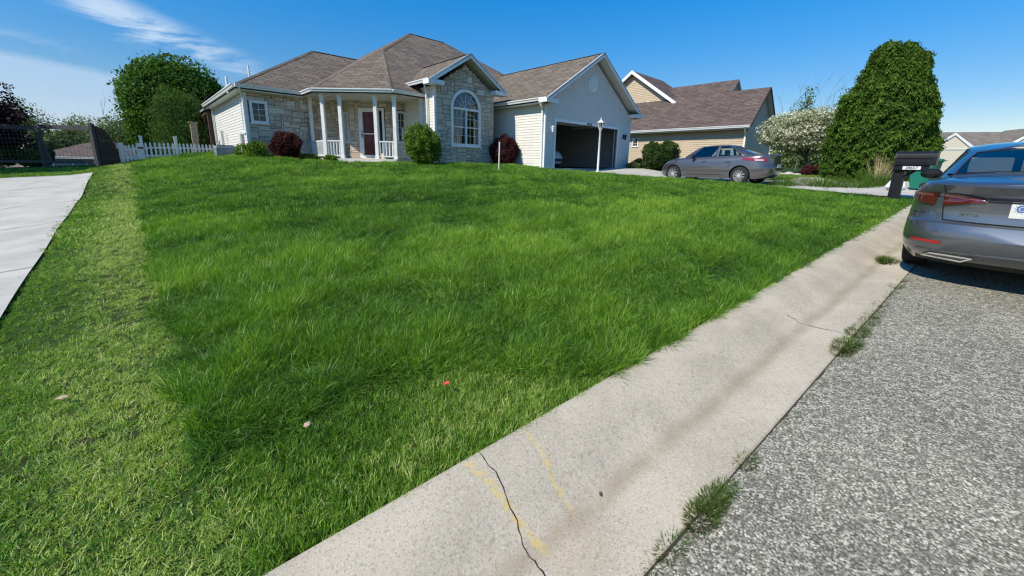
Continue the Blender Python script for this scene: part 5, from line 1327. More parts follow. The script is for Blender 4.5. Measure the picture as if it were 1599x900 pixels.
def cabin(parent, paint, pts, roof_crown=.03, rows=(-.14, .06, .35, .65, .93, 1), bulge=.02):
    """pts: half ring (left side): list of (belt(x,y,z), roof(x,y,z), kind of the span to the NEXT point)"""
    ring = []
    for k, (b_, r, kd) in enumerate(pts): ring.append((b_, r, kd, -1))
    for k in range(len(pts) - 2, 0, -1): b_, r, _ = pts[k]; ring.append((b_, r, pts[k][2] if False else pts[k][2], 1))
    n = len(ring); h = len(pts); kinds = [pts[i][2] for i in range(h - 1)] + [pts[i][2] for i in range(h - 2, -1, -1)]
    V = []
    for v in rows:
        for (b_, r, kd, sg) in ring:
            B = Vector((-sg * -abs(b_[0]) if False else sg * b_[0], b_[1], b_[2])); R = Vector((sg * r[0], r[1], r[2])); p = B.lerp(R, v)
            o = Vector((p.x, (p.y - 1.9) * .5, 0)); 
            if o.length: o.normalize()
            p += o * bulge * 4 * v * (1 - v); V.append(p)
    shell = MB(); glass = {}
    vt = [tuple(p) for p in V]; shell.v = list(vt)
    for j in range(len(rows) - 1):
        for i in range(n):
            f = (j * n + i, j * n + (i + 1) % n, (j + 1) * n + (i + 1) % n, (j + 1) * n + i); kd = kinds[i]
            if kd != 'p' and 0 < j < len(rows) - 2: glass.setdefault(kd + ('' if kd in ('rg', 'ws') else ('L' if V[f[0]].x < 0 else 'R')), []).append(f)
            else: shell.f.append(f); shell.m.append(0); shell.tint.append(0.)
    top = (len(rows) - 1) * n; M_ = 8; idx = {}
    for i in range(1, h - 1):
        a = V[top + i]; b_ = V[top + n - i]; idx[(i, 0)] = top + i; idx[(i, M_)] = top + n - i
        for k in range(1, M_):
            t = k / M_; xx = 2 * t - 1; shell.v.append((a.x + (b_.x - a.x) * t, a.y + (roof_edge_shift(a.y) * (1 - xx * xx)), a.z + roof_crown * (1 - xx * xx) ** .8)); idx[(i, k)] = len(shell.v) - 1
    def addf(f): shell.f.append(f); shell.m.append(0); shell.tint.append(0.)
    for i in range(1, h - 2):
        for k in range(M_): addf((idx[(i, k)], idx[(i, k + 1)], idx[(i + 1, k + 1)], idx[(i + 1, k)]))
    addf(tuple([top] + [idx[(1, k)] for k in range(M_ + 1)])); addf(tuple([top + h - 1] + [idx[(h - 2, M_ - k)] for k in range(M_ + 1)]))
    so2 = shell.build('cabin_shell', paint, parent, True)
    nm = {'rg': 'rear_window', 'ws': 'windscreen', 'sw': 'side_windows', 'sf': 'side_windows'}
    for kd, fs in glass.items():
        g_ = MB(); g_.v = vt; g_.f = fs; g_.m = [0] * len(fs); g_.tint = [0.] * len(fs)
        g_.build(nm.get(kd, 'side_window'), M['car_glass'], parent, True)
    # dark seal round glass openings
    sl_ = MB()
    for i in range(n):
        if kinds[i] != 'p':
            for j in (1, len(rows) - 2): sl_.bar(V[j * n + i], V[j * n + (i + 1) % n], .014, .014)
            for e in (i, (i + 1) % n):
                if kinds[(e - 1) % n] == 'p' or kinds[e] == 'p' or kinds[(e - 1) % n] != kinds[e]:
                    for j in range(1, len(rows) - 2): sl_.bar(V[j * n + e], V[(j + 1) * n + e], .014, .014)
    sl_.build('window_seal', M['black'], parent)
    return V, n
def roof_edge_shift(y): return 0.0
def wheel(parent, x, y, r, w, spokes=10, paint=None, double=False):
    sg = -1 if x < 0 else 1
    t = MB(); prof = [(r * .66, -w / 2), (r * .9, -w / 2), (r * .98, -w * .42), (r, -w * .28), (r, w * .28), (r * .98, w * .42), (r * .9, w / 2), (r * .66, w / 2)]
    t.lathe(prof, 40, 'x', (0, 0, 0)); wo = t.build('wheel', M['rubber'], parent, True); wo.location = (x, y, r)
    m_ = MB(); m_.lathe([(r * .70, sg * w * .5), (r * .66, sg * w * .48), (r * .63, sg * w * .3), (r * .61, -sg * w * .3)], 40, 'x')
    o_ = sg * w * .44
    for k in range(spokes):
        for da in ((-.09, .09) if double else (0,)):
            a0 = 2 * math.pi * k / spokes; a1 = a0 + da * 1.6; a0b = a0 + da * .3
            m_.bar((o_, r * .08 * math.cos(a0b), r * .08 * math.sin(a0b)), (o_, r * .66 * math.cos(a1), r * .66 * math.sin(a1)), (.013 if double else .045), .02, up=(1, 0, 0))
    m_.lathe([(0, sg * w * .5), (r * .13, sg * w * .5), (r * .17, sg * w * .4)], 20, 'x'); m_.build('rim', paint or M['grey_metal'], wo)
    d = MB(); d.lathe([(0, sg * w * .1), (r * .6, sg * w * .1), (r * .6, sg * w * .05)], 28, 'x'); d.build('brake_disc', M['black'], wo)
    return wo
def seats(parent, ys, z, top, xs=(-.38, .38), name='seats'):
    q = MB()
    for y, zt in ys:
        for x in xs:
            q.box(x - .24, x + .24, y, y + .14, z, zt - .18); 
            q.box(x - .16, x + .16, y + .01, y + .10, zt - .17, zt)
            q.bar((x - .06, y + .05, zt - .2), (x - .06, y + .05, zt - .14), .02); q.bar((x + .06, y + .05, zt - .2), (x + .06, y + .05, zt - .14), .02)
    return q.build(name, M['seat'], parent, bevel=.03)

# ---- near car (rear three-quarter, parked along the kerb)
car1 = empty('parked_sedan', (J[0], J[1], .3195), -PSI, 'blue-grey sedan seen from behind, parked against the kerb at the right edge', 'car', rx=0)
car1.rotation_euler = (D2R(3.2), 0, -PSI); car1.location = (J[0], J[1], float(zroad(0)) + .004)
c1 = Car(dict(cab=(.66, 3.3), len=4.70, nr=3.3, nf=2.6, Lr=.85, Lf=1.15, nside=26, hip=.012,
    levels=[(0, .80, .22, .15), (.07, .845, .12, .06), (.17, .885, .035, .02), (.27, .90, .012, .0), (.34, .898, .0, .0), (.44, .895, .03, .01), (.50, .893, .045, .02), (.515, .89, .075, .02), (.53, .888, .09, .02), (.66, .88, .115, .03), (.80, .868, .105, .06),
            (.815, .864, .118, .07), (.83, .86, .10, .07), (.92, .835, .055, .12), (.975, .80, .022, .18), (1.0, .775, .045, .24)],
    zlow=smooth_arr([0, .5, 1, 3.6, 4.2, 4.7], [.27, .22, .20, .20, .19, .22]),
    zsh=smooth_arr([0, .3, .6, 1.2, 2.0, 3.0, 3.5, 4.2, 4.7], [1.078, 1.085, 1.085, 1.01, .97, .95, .94, .86, .70]),
    crown=smooth_arr([0, .1, .6, 1.2, 3.4, 4.2, 4.7], [.0, .025, .075, .03, .05, .045, .02])))
c1.body(car1, M['paint_blue'], [(1.10, .33), (3.79, .33)], .375)
zt = lambda y: c1.p['zsh'](y)
cab1 = [((0, .60, 1.16), (0, 1.28, 1.41), 'rg'), ((.32, .605, 1.155), (.27, 1.285, 1.405), 'rg'), ((.60, .67, 1.12), (.49, 1.33, 1.37), 'p'), ((.68, .73, 1.10), (.54, 1.38, 1.37), 'p'), ((.735, .84, 1.06), (.555, 1.42, 1.37), 'p'), ((.765, 1.0, 1.005), (.58, 1.52, 1.385), 'sw'),
        ((.785, 1.45, .985), (.60, 1.68, 1.40), 'sw'), ((.795, 1.85, .975), (.605, 1.88, 1.41), 'p'), ((.795, 1.93, .975), (.605, 1.95, 1.412), 'sf'), ((.79, 2.5, .965), (.60, 2.25, 1.40), 'sf'), ((.775, 3.0, .955), (.575, 2.5, 1.385), 'p'), ((.74, 3.2, .96), (.54, 2.62, 1.375), 'p'),
        ((.64, 3.34, .975), (.48, 2.70, 1.37), 'ws'), ((.34, 3.44, .985), (.26, 2.76, 1.385), 'ws'), ((0, 3.47, .99), (0, 2.78, 1.39), 'ws')]
cabin(car1, M['paint_blue'], cab1, .055)
for x in (-.78, .78):
    for y in (1.10, 3.79): wheel(car1, x, y, .33, .22, 5, M['grey_metal'], True)
q = MB(); q.add([(-.66, .72, 1.14), (.66, .72, 1.14), (.74, 1.4, 1.06), (.74, 2.9, 1.02), (.6, 3.3, 1.015), (-.6, 3.3, 1.015), (-.74, 2.9, 1.02), (-.74, 1.4, 1.06)], [tuple(range(8))]); q.build('cabin_floor', M['car_inner'], car1)
seats(car1, [(1.08, 1.30)], 1.0, 0, (-.38, 0, .38), 'rear_bench'); seats(car1, [(1.95, 1.37)], 1.0, 0, (-.37, .37), 'front_seats')
q = MB(); q.box(-.7, .7, 3.0, 3.3, .98, 1.06); q.lathe([(.17, 0), (.18, .01), (.19, 0), (.18, -.01), (.17, 0)], 24, 'y', (-.37, 2.85, 1.03)); q.build('dashboard', M['car_inner'], car1)
q = MB(); q.box(-.11, .11, 2.66, 2.70, 1.26, 1.33); q.build('rear_view_mirror', M['black'], car1, bevel=.01)
# lamps: lower dark red body, upper pale band, boot-lid section
def quadpatch(f, us, lo, hi, rows=3): return [[f(u, lo(i) + (hi(i) - lo(i)) * j / rows) for i, u in enumerate(us)] for j in range(rows + 1)]
for sg in (-1, 1):
    ph = list(np.linspace(34, 100, 14)); nn = len(ph)
    # z limits along phi
    lo = lambda i: .845 + .05 * (i / (nn - 1)) ** 1.2; hi = lambda i: .972 - .02 * abs(i / (nn - 1) - .2) - .05 * max(0, (i / (nn - 1) - .6)) / .4
    ph_o = list(np.linspace(38.5, 90, 14))
    tl = c1.patch('tail_lamp', M['lens'], quadpatch(lambda a, z: c1.rear_phi(a, z, .010, sg), ph_o, lo, hi, 5), car1)
    c1.patch('lamp_band', M['lens_bright'], quadpatch(lambda a, z: c1.rear_phi(a, z, .013, sg), ph_o[1:11], lambda i: .930, lambda i: .958, 2), tl)
    xs = list(np.linspace(.595, .30, 12)); m2 = len(xs)
    lo2 = lambda i: .845 + .055 * (i / (m2 - 1)) ** .8; hi2 = lambda i: .972 - .045 * (i / (m2 - 1)) ** 2.2 - (.012 if i == m2 - 1 else 0)
    tl = c1.patch('tail_lamp', M['lens'], quadpatch(lambda x, z: c1.rear(sg * x, z, .010), xs, lo2, hi2, 5), car1)
    c1.patch('lamp_band', M['lens_bright'], quadpatch(lambda x, z: c1.rear(sg * x, z, .013), xs[:-2], lambda i: .930 - .001 * i, lambda i: .958 - .0018 * i, 2), tl)
    rp_ = c1.patch('reflector', M['red_reflector'], quadpatch(lambda x, z: c1.rear(sg * x, z, .006), list(np.linspace(.785, .54, 10)), lambda i: .462, lambda i: .492 - (.02 if i == 0 else 0), 2), car1)
    # exhaust trim: chrome outline with dark inside
    ex = [(.66, .298), (.61, .342), (.30, .342), (.37, .288)]
    trm = MB()
    for a, b_ in zip(ex, ex[1:] + ex[:1]): trm.bar(c1.rear(sg * a[0], a[1], .016), c1.rear(sg * b_[0], b_[1], .016), .016, .016)
    to = trm.build('exhaust_trim', M['chrome'], car1); iq = MB(); iq.add([c1.rear(sg * a, b_, .012) for a, b_ in ex], [(0, 1, 2, 3)]); iq.build('exhaust_opening', M['dark'], to)
    # door mirror
    mr_ = MB(); mr_.lathe([(0, -.06), (.06, -.055), (.1, -.02), (.105, .02), (.06, .07), (0, .09)], 16, 'y')
    mr_.v = [(a * 1.15, b_, c * .72) for a, b_, c in mr_.v]; mo = mr_.build('door_mirror', M['black'], car1, True); mo.location = (sg * .975, 2.78, 1.02)
    bq = MB(); bq.bar((-sg * .2, -.02, -.04), (0, 0, -.02), .05, .03); bq.build('mirror_arm', M['black'], mo)
# seams and the boot-lid groove
sm_ = MB()
for sg in (-1, 1):
    c1.line(sm_, [c1.rear(sg * x, z, .001) for x, z in ((.605, 1.03), (.60, .98), (.597, .90), (.59, .80), (.575, .705))], .008)
    c1.line(sm_, [Vector((sg * .66, .55, 1.078)), c1.rear(sg * .62, 1.055, .002), c1.rear(sg * .605, 1.03, .001)], .008)
c1.line(sm_, [c1.rear(x, .70 + .02 * abs(x) ** 2, .001) for x in np.linspace(-.575, .575, 16)], .010)
for sg in (-1, 1): c1.line(sm_, [c1.rear_phi(a, .79 - .05 * math.sin(D2R(min(a, 90))) , .001, sg) for a in (46, 60, 75, 90, 98)], .007)
c1.line(sm_, [c1.rear(x, .915, .002) for x in np.linspace(-.30, .30, 10)], .012)  # boot-lid step between the lamps, groove shade drawn as a black line
sm_.build('panel_gap', M['black'], car1)
vb = MB()
vb.add([p for x in np.linspace(-.80, .80, 21) for p in (c1.rear(x, .235, .004), c1.rear(x, .285, .005))], [(2 * i, 2 * i + 1, 2 * i + 3, 2 * i + 2) for i in range(20)])
vb.build('bumper_valance', M['black'], car1)
hl = MB(); c1.line(hl, [c1.rear(x, .40 - .02 * abs(x), .004) for x in np.linspace(-.72, .72, 24)], .010); hl.build('bumper_crease', M['paint_blue'], car1)
pl = MB(); pl.box(-.153, .153, -.008, .0, .715 + .055, .867 + .055); plate = pl.build('number_plate', M['plate'], car1, bevel=.003)
yp = c1.rear(0, .84, 0).y; plate.location = (0, yp - .002, 0)
sq = MB(); sq.lathe([(.022, 0), (.034, 0), (.034, .002), (.022, .002)], 24, 'y', (-.085, -.011, .865)); sq.lathe([(0, 0), (.015, 0), (.015, .002)], 16, 'y', (-.085, -.011, .865))
for k in range(12):
    a = k * math.pi / 6; sq.bar((-.085 + .034 * math.cos(a), -.010, .865 + .034 * math.sin(a)), (-.085 + .046 * math.cos(a), -.010, .865 + .046 * math.sin(a)), .006, .002)
sq.build('plate_seal', M['blue_ink'], plate)
p0 = c1.rear(-.46, .775, .003); p1 = c1.rear(-.34, .775, .003); ang = math.atan2(p1.y - p0.y, p1.x - p0.x)
text_mesh('badge', 'JETTA', .040, M['chrome'], car1, Matrix.Translation((p0 + p1) / 2 - Vector((0, .004, 0))) @ Matrix.Rotation(ang, 4, 'Z') @ Matrix.Rotation(math.pi / 2, 4, 'X') @ Matrix.Scale(1.3, 4, (1, 0, 0)))

# ---- grey sedan on the driveway (seen from its left side)
fz = tz(8.9, 15.4) + .035
car2 = empty('grey_sedan', (9.69, 14.83, fz), D2R(38.5), 'warm grey sedan with multi-spoke wheels parked on the driveway by the garage', 'car')
c2 = Car(dict(cab=(.7, 3.3), len=4.53, nr=3.0, nf=2.3, Lr=.85, Lf=1.15, nside=28, hip=.01,
    levels=[(0, .80, .25, .12), (.10, .86, .10, .03), (.25, .90, .02, .0), (.45, .905, .0, .0), (.52, .90, .03, .01), (.60, .895, .05, .02), (.78, .875, .06, .06), (.90, .84, .05, .10), (.97, .80, .03, .16), (1.0, .77, .05, .22)],
    zlow=smooth_arr([0, .6, 1.2, 3.6, 4.53], [.26, .20, .19, .19, .20]),
    zsh=smooth_arr([0, .3, .7, 1.3, 2.2, 3.1, 3.6, 4.1, 4.4, 4.53], [1.08, 1.08, 1.06, 1.02, .98, .95, .92, .82, .72, .66]),
    crown=smooth_arr([0, .1, .6, 3.4, 4.2, 4.53], [.0, .025, .03, .06, .05, .02])))
c2.body(car2, M['paint_grey'], [(.98, .32), (3.63, .32)], .37)
cab2 = [((0, .55, 1.08), (0, 1.45, 1.40), 'rg'), ((.55, .60, 1.065), (.44, 1.48, 1.39), 'p'), ((.72, .76, 1.045), (.54, 1.52, 1.395), 'p'), ((.765, .98, 1.03), (.57, 1.58, 1.41), 'sw'), ((.78, 1.45, 1.01), (.59, 1.72, 1.425), 'sw'), ((.79, 1.86, .99), (.60, 1.88, 1.435), 'p'), ((.79, 1.95, .985), (.60, 1.96, 1.437), 'sf'),
        ((.785, 2.45, .965), (.59, 2.25, 1.425), 'sf'), ((.765, 2.98, .95), (.565, 2.52, 1.40), 'p'), ((.72, 3.15, .955), (.52, 2.64, 1.39), 'p'), ((.62, 3.3, .97), (.46, 2.72, 1.385), 'ws'), ((0, 3.45, .99), (0, 2.80, 1.40), 'ws')]
cabin(car2, M['paint_grey'], cab2, .045)
M['rim_silver'] = plain('bright_alloy', (.62, .62, .63), .35, metal=.5)
for x in (-.79, .79):
    for y in (.98, 3.63): wheel(car2, x, y, .32, .21, 9, M['rim_silver'], True)
q = MB(); q.add([(-.70, .7, 1.06), (.70, .7, 1.06), (.74, 1.4, 1.04), (.74, 2.9, 1.0), (.6, 3.25, 1.0), (-.6, 3.25, 1.0), (-.74, 2.9, 1.0), (-.74, 1.4, 1.04)], [tuple(range(8))]); q.build('cabin_floor', M['car_inner'], car2)
seats(car2, [(1.15, 1.27)], 1.02, 0, (-.36, .36), 'rear_bench'); seats(car2, [(2.0, 1.29)], 1.02, 0, (-.37, .37), 'front_seats')
q = MB(); q.lathe([(.17, 0), (.18, .01), (.19, 0), (.18, -.01), (.17, 0)], 24, 'y', (-.37, 2.75, 1.05)); q.build('steering_wheel', M['black'], car2)
for sg in (-1, 1):
    ph = list(np.linspace(42, 102, 14)); n_ = 14
    tl = c2.patch('tail_lamp', M['lamp2'], quadpatch(lambda a, z: c2.rear_phi(a, z, .008, sg), ph, lambda i: .83 + .1 * max(0, i / 13 - .4), lambda i: .95 + .02 * (i / 13), 3), car2)
    c2.patch('lamp_band', M['lens_clear'], quadpatch(lambda a, z: c2.rear_phi(a, z, .012, sg), ph[2:8], lambda i: .86, lambda i: .90, 1), tl)
    hl = MB(); hv = [c2.pt(('f', math.sin(D2R(a)) ** (2 / 2.3), 1 - math.cos(D2R(a)) ** (2 / 2.3)), v, sg) + Vector((sg * .01, .01, .0)) for v in (.78, .93) for a in (50, 62, 72, 82)]
    hl.add(hv, [(0, 1, 5, 4), (1, 2, 6, 5), (2, 3, 7, 6)]); hl.build('headlamp', M['chrome'], car2, True)
    mr_ = MB(); mr_.lathe([(0, -.06), (.07, -.05), (.1, -.01), (.1, .03), (.05, .07), (0, .08)], 14, 'y'); mr_.v = [(a * 1.1, b_, c * .75) for a, b_, c in mr_.v]; mo = mr_.build('door_mirror', M['black'], car2, True); mo.location = (sg * .95, 2.78, 1.0)
sm2 = MB()
def side_pt(c, y, z, sg=-1, out=.002):
    p = c.p; v = (z - p['zlow'](y)) / (p['zsh'](y) - p['zlow'](y)); w = c.prof(v)[0]; t = (y - p['Lr']) / (p['len'] - p['Lf'] - p['Lr'])
    return Vector((sg * (w * (1 + p['hip'] * math.sin(math.pi * max(0, min(1, t)))) + out), y, z))
for pts in ([(1.88, .98), (1.90, .7), (1.86, .32)], [(2.95, .94), (3.02, .7), (2.98, .32)], [(1.15, .98), (1.35, .75), (1.42, .6)], [(1.5, .33), (2.2, .31), (2.98, .31)]):
    c2.line(sm2, [side_pt(c2, y, z) for y, z in pts], .009)
sm2.build('panel_gap', M['black'], car2)
for y in (1.45, 2.35):
    q = MB(); q.bar(side_pt(c2, y - .09, .82, out=.02), side_pt(c2, y + .09, .815, out=.02), .03, .03); q.build('door_handle', M['paint_grey'], car2, bevel=.008)
q = MB(); c2.line(q, [side_pt(c2, y, .34 + .0 * y, out=.006) for y in np.linspace(1.5, 3.1, 10)], .02); q.build('side_moulding', M['paint_grey'], car2)
q = MB(); q.box(-.15, .15, -.01, 0, .62, .74); q.build('number_plate', M['plate'], car2)
q = MB(); q.add([p for x in np.linspace(-.75, .75, 15) for p in (c2.rear(x, .24, .004), c2.rear(x, .36, .006))], [(2 * i, 2 * i + 1, 2 * i + 3, 2 * i + 2) for i in range(14)]); q.build('bumper_valance', M['black'], car2)
# ---- white car in the garage (rear seen)
x_, y_ = frH(1.25, 3.2)
car3 = empty('white_car', (x_, y_, W0), math.pi / 2 - H, 'white car parked inside the left half of the open garage', 'car')
c3 = Car(dict(cab=(.5, 3.0), len=4.2, nr=3.0, nf=2.4, Lr=.8, Lf=1.1, nside=20, hip=.01, levels=[(0, .78, .2, .1), (.2, .86, .03, 0), (.5, .87, .0, .0), (.75, .85, .06, .05), (1, .76, .08, .2)],
    zlow=smooth_arr([0, 1, 4.2], [.26, .2, .2]), zsh=smooth_arr([0, .6, 3, 3.6, 4.2], [1.0, 1.0, .93, .85, .66]), crown=smooth_arr([0, .2, 3.5, 4.2], [.0, .02, .05, .02])))
# nose towards the door
car3.rotation_euler = (0, 0, math.pi / 2 - H + math.pi); x_, y_ = frH(2.15, 5.2); car3.location = (x_, y_, W0)
c3.body(car3, M['white_car'], [(.85, .31), (3.35, .31)], .35)
cabin(car3, M['white_car'], [((0, .35, 1.0), (0, .7, 1.38), 'rg'), ((.55, .4, 1.0), (.46, .75, 1.37), 'p'), ((.72, .6, .99), (.54, .95, 1.38), 'sw'), ((.76, 1.6, .96), (.58, 1.65, 1.42), 'p'), ((.76, 1.7, .96), (.58, 1.73, 1.42), 'sf'), ((.73, 2.75, .93), (.55, 2.15, 1.38), 'p'), ((.6, 3.0, .95), (.46, 2.3, 1.37), 'ws'), ((0, 3.15, .96), (0, 2.36, 1.385), 'ws')], .035)
for x in (-.76, .76):
    for y in (.85, 3.35): wheel(car3, x, y, .31, .2, 7, M['rim_silver'])
q = MB(); q.box(-.45, .45, 4.16, 4.22, .32, .46); q.build('grille', M['black'], car3, bevel=.01)
for sg in (-1, 1):
    hv = [c3.pt(('f', math.sin(D2R(a)) ** (2 / 2.4), 1 - math.cos(D2R(a)) ** (2 / 2.4)), v, sg) + Vector((sg * .012, .012, 0)) for v in (.70, .96) for a in (36, 50, 64, 76)]
    q = MB(); q.add(hv, [(0, 1, 5, 4), (1, 2, 6, 5), (2, 3, 7, 6)]); q.build('headlamp', M['dark'], car3, True)

# ------------------------------------------------------------------ small litter and weeds
def kz(l, f):
    if l > -.757: return float(zroad(f)) + .005
    return float(zroad(f)) + float(np.interp(l, [p[0] for p in kp], [p[1] for p in kp]))
def small(name, l, f, label, cat, mt, s_, z=None, seed=0, group=None):
    g = random.Random(seed); x, y = frK(l, f); q = MB()
    n = 6; ring = [(s_ * (.5 + .5 * g.random()) * math.cos(6.283 * k / n), s_ * .6 * (.5 + .5 * g.random()) * math.sin(6.283 * k / n), s_ * .25 * g.random()) for k in range(n)]
    vs = ring + [(a * .9, b_ * .9, c + .004) for a, b_, c in ring] + [(0, 0, s_ * .15), (0, 0, s_ * .15 + .006)]
    q.add(vs, [(k, (k + 1) % n, 2 * n) for k in range(n)] + [(n + k, n + (k + 1) % n, 2 * n + 1) for k in range(n)] + [(k, (k + 1) % n, n + (k + 1) % n, n + k) for k in range(n)])
    o = q.build(name, mt); o.location = (x, y, tz(x, y) + z if l < -1.6 else kz(l, f) + .004); o.rotation_euler = (g.uniform(-.3, .3), g.uniform(-.3, .3), g.uniform(0, 6)); tag(o, label, cat, group); return o
small('litter_scrap', -2.05, -4.91, 'red and white scrap of wrapper lying in the short grass', 'litter', M['litter_red'], .035, .085, 1)
small('dry_leaf', -3.3, -6.66, 'pale dry leaf on the mown strip at the lower left', 'leaf', M['dry_leaf'], .04, .05, 2, 'dry leaves on the lawn')
small('dry_leaf', -2.2, -5.63, 'pale dry leaf at the corner where tall grass meets mown grass', 'leaf', M['dry_leaf'], .032, .075, 3, 'dry leaves on the lawn')
small('dirt_clod', -1.09, -4.67, 'small dark clod of dirt in the gutter valley', 'debris', M['trunk'], .018, 0, 4)
weeds = [(-.76, -4.76, .05, 60), (-.75, -4.66, .07, 90), (-.74, -4.44, .09, 200), (-.745, -4.33, .085, 200), (-.74, -4.24, .07, 120), (-.75, -3.98, .065, 130), (-.755, -3.93, .03, 40), (-.75, -3.52, .045, 60), (-.76, -3.47, .04, 40),
         (-.76, -2.65, .03, 30), (-.75, -2.32, .07, 110), (-.75, -2.2, .085, 150), (-.74, -2.08, .07, 100), (-.75, -1.85, .075, 130), (-.75, -1.72, .06, 80), (-.74, -1.5, .065, 90), (-.75, -1.32, .06, 80), (-.75, -1.12, .05, 60), (-.75, -.62, .05, 60), (-.76, -1.62, .05, 60), (-.74, -2.9, .04, 50), (-.76, -.95, .055, 70), (-.75, -.83, .04, 40), (-.75, -.45, .05, 60), (-.76, -.2, .06, 70), (-.75, .1, .05, 50), (-1.02, 1.0, .12, 170), (-1.10, 1.16, .08, 90)]
for k, (l, f, h, n) in enumerate(weeds):
    x, y = frK(l, f)
    o = blades('grass_weed', (x, y, kz(l, f) + .002), int(n * 5), h * .5 + .008, h * .62, M['weed_blade'], None, 'weed', .6, .0045, seed=200 + k); o.rotation_euler = (0, 0, -PSI); q_ = 1.45 if f > -3 else 1.; o.scale = (.75 * q_, 1.45 * q_, q_)
    tag(o, 'grass weed sprouting from the gutter beside the rear tyre of the nearer car' if l < -.9 else 'small grass weed growing in the seam between gutter and asphalt', 'weed', 'weeds by the rear tyre' if l < -.9 else 'weeds along the gutter seam')

# ------------------------------------------------------------------ GRASS
lib = bpy.data.collections.new('GrassTufts')
def tuft(name, n, h, r, w, lean, mt, seed, curl=.6):
    g = np.random.default_rng(seed); V = []; F = []; T = []
    for i in range(n):
        a = g.random() * 6.283; q = r * math.sqrt(g.random()); p = np.array([math.cos(a) * q, math.sin(a) * q, -.01])
        b_ = g.random() * 6.283; d = np.array([math.cos(b_), math.sin(b_), 0]) * lean * g.uniform(.2, 1.5) + np.array([lean * .35, 0, 0]); L_ = h * g.uniform(.5, 1.15)
        c_ = g.random() * 6.283; side = np.array([math.cos(c_), math.sin(c_), 0]) * w / 2 * g.uniform(.7, 1.2); o = len(V)
        for s_, ww in ((0, .8), (.45, 1), (.8, .65), (1, .05)):
            c = p + d * L_ * (s_ * .5 + curl * s_ * s_) + np.array([0, 0, L_ * (s_ - .28 * curl * s_ ** 3)]); V += [tuple(c - side * ww), tuple(c + side * ww)]
        F += [(o, o + 1, o + 3, o + 2), (o + 2, o + 3, o + 5, o + 4), (o + 4, o + 5, o + 7, o + 6)]; T += [g.random()] * 3
    me = bpy.data.meshes.new(name); me.from_pydata(V, [], F); me.materials.append(mt); at = me.attributes.new('tint', 'FLOAT', 'FACE'); at.data.foreach_set('value', np.array(T, np.float32))
    me.polygons.foreach_set('use_smooth', [True] * len(F))
    o = bpy.data.objects.new(name, me); return o
def lib_col(name, obs):
    c = bpy.data.collections.new(name)
    for o in obs: c.objects.link(o)
    return c
tall_near = lib_col('tall_near', [tuft('tuft_a%d' % k, 20, .118, .036, .0034, .55 if k < 4 else 1.0, M['blade_tall'], 300 + k) for k in range(6)])
tall_far = lib_col('tall_far', [tuft('tuft_b%d' % k, 28, .108, .07, .0058, .5, M['blade_tall'], 320 + k) for k in range(5)])
short_near = lib_col('short_near', [tuft('tuft_c%d' % k, 24, .033, .033, .0040, .9, M['blade_mown'], 340 + k, .4) for k in range(6)])
short_far = lib_col('short_far', [tuft('tuft_d%d' % k, 22, .045, .07, .009, .8, M['blade_mown'], 360 + k, .4) for k in range(5)])
def sinnoise(x, y, seed, sc):
    g = np.random.default_rng(seed); o = np.zeros_like(x)
    for _ in range(7):
        a = g.random() * 6.283; k = sc * g.uniform(.5, 2.2); o += np.sin(x * math.cos(a) * k + y * math.sin(a) * k + g.random() * 6.283)
    return o / 2.6
def grass_object(name, pts, rots, scl, tint, lib_c, label=None):
    me = bpy.data.meshes.new(name); me.vertices.add(len(pts)); me.vertices.foreach_set('co', pts.astype(np.float32).reshape(-1))
    for nm, arr, typ in (('rot', rots, 'FLOAT_VECTOR'), ('scl', scl, 'FLOAT_VECTOR'), ('tint', tint, 'FLOAT')):
        a = me.attributes.new(nm, typ, 'POINT'); a.data.foreach_set('vector' if typ == 'FLOAT_VECTOR' else 'value', arr.astype(np.float32).reshape(-1))
    o = bpy.data.objects.new(name, me); col.objects.link(o)
    ng_ = bpy.data.node_groups.new(name + '_nodes', 'GeometryNodeTree')
    ng_.interface.new_socket('Geometry', in_out='INPUT', socket_type='NodeSocketGeometry'); ng_.interface.new_socket('Geometry', in_out='OUTPUT', socket_type='NodeSocketGeometry')
    gi_ = ng_.nodes.new('NodeGroupInput'); go_ = ng_.nodes.new('NodeGroupOutput'); ip = ng_.nodes.new('GeometryNodeInstanceOnPoints'); ci = ng_.nodes.new('GeometryNodeCollectionInfo')
    ci.inputs['Collection'].default_value = lib_c; ci.inputs['Separate Children'].default_value = True; ci.inputs['Reset Children'].default_value = True
    def na(n_, t_):
        q_ = ng_.nodes.new('GeometryNodeInputNamedAttribute'); q_.data_type = t_; q_.inputs['Name'].default_value = n_; return q_.outputs['Attribute']
    L = ng_.links.new; L(gi_.outputs[0], ip.inputs['Points']); L(ci.outputs[0], ip.inputs['Instance']); ip.inputs['Pick Instance'].default_value = True
    L(na('rot', 'FLOAT_VECTOR'), ip.inputs['Rotation']); L(na('scl', 'FLOAT_VECTOR'), ip.inputs['Scale'])
    rv = ng_.nodes.new('FunctionNodeRandomValue'); rv.data_type = 'INT'; rv.inputs['Min'].default_value = 0; rv.inputs['Max'].default_value = len(lib_c.objects) - 1
    L(rv.outputs[2], ip.inputs['Instance Index']); L(ip.outputs[0], go_.inputs[0])
    md = o.modifiers.new('scatter', 'NODES'); md.node_group = ng_
    o['kind'] = 'stuff'
    if label: o['label'] = label; o['category'] = 'grass'
    return o
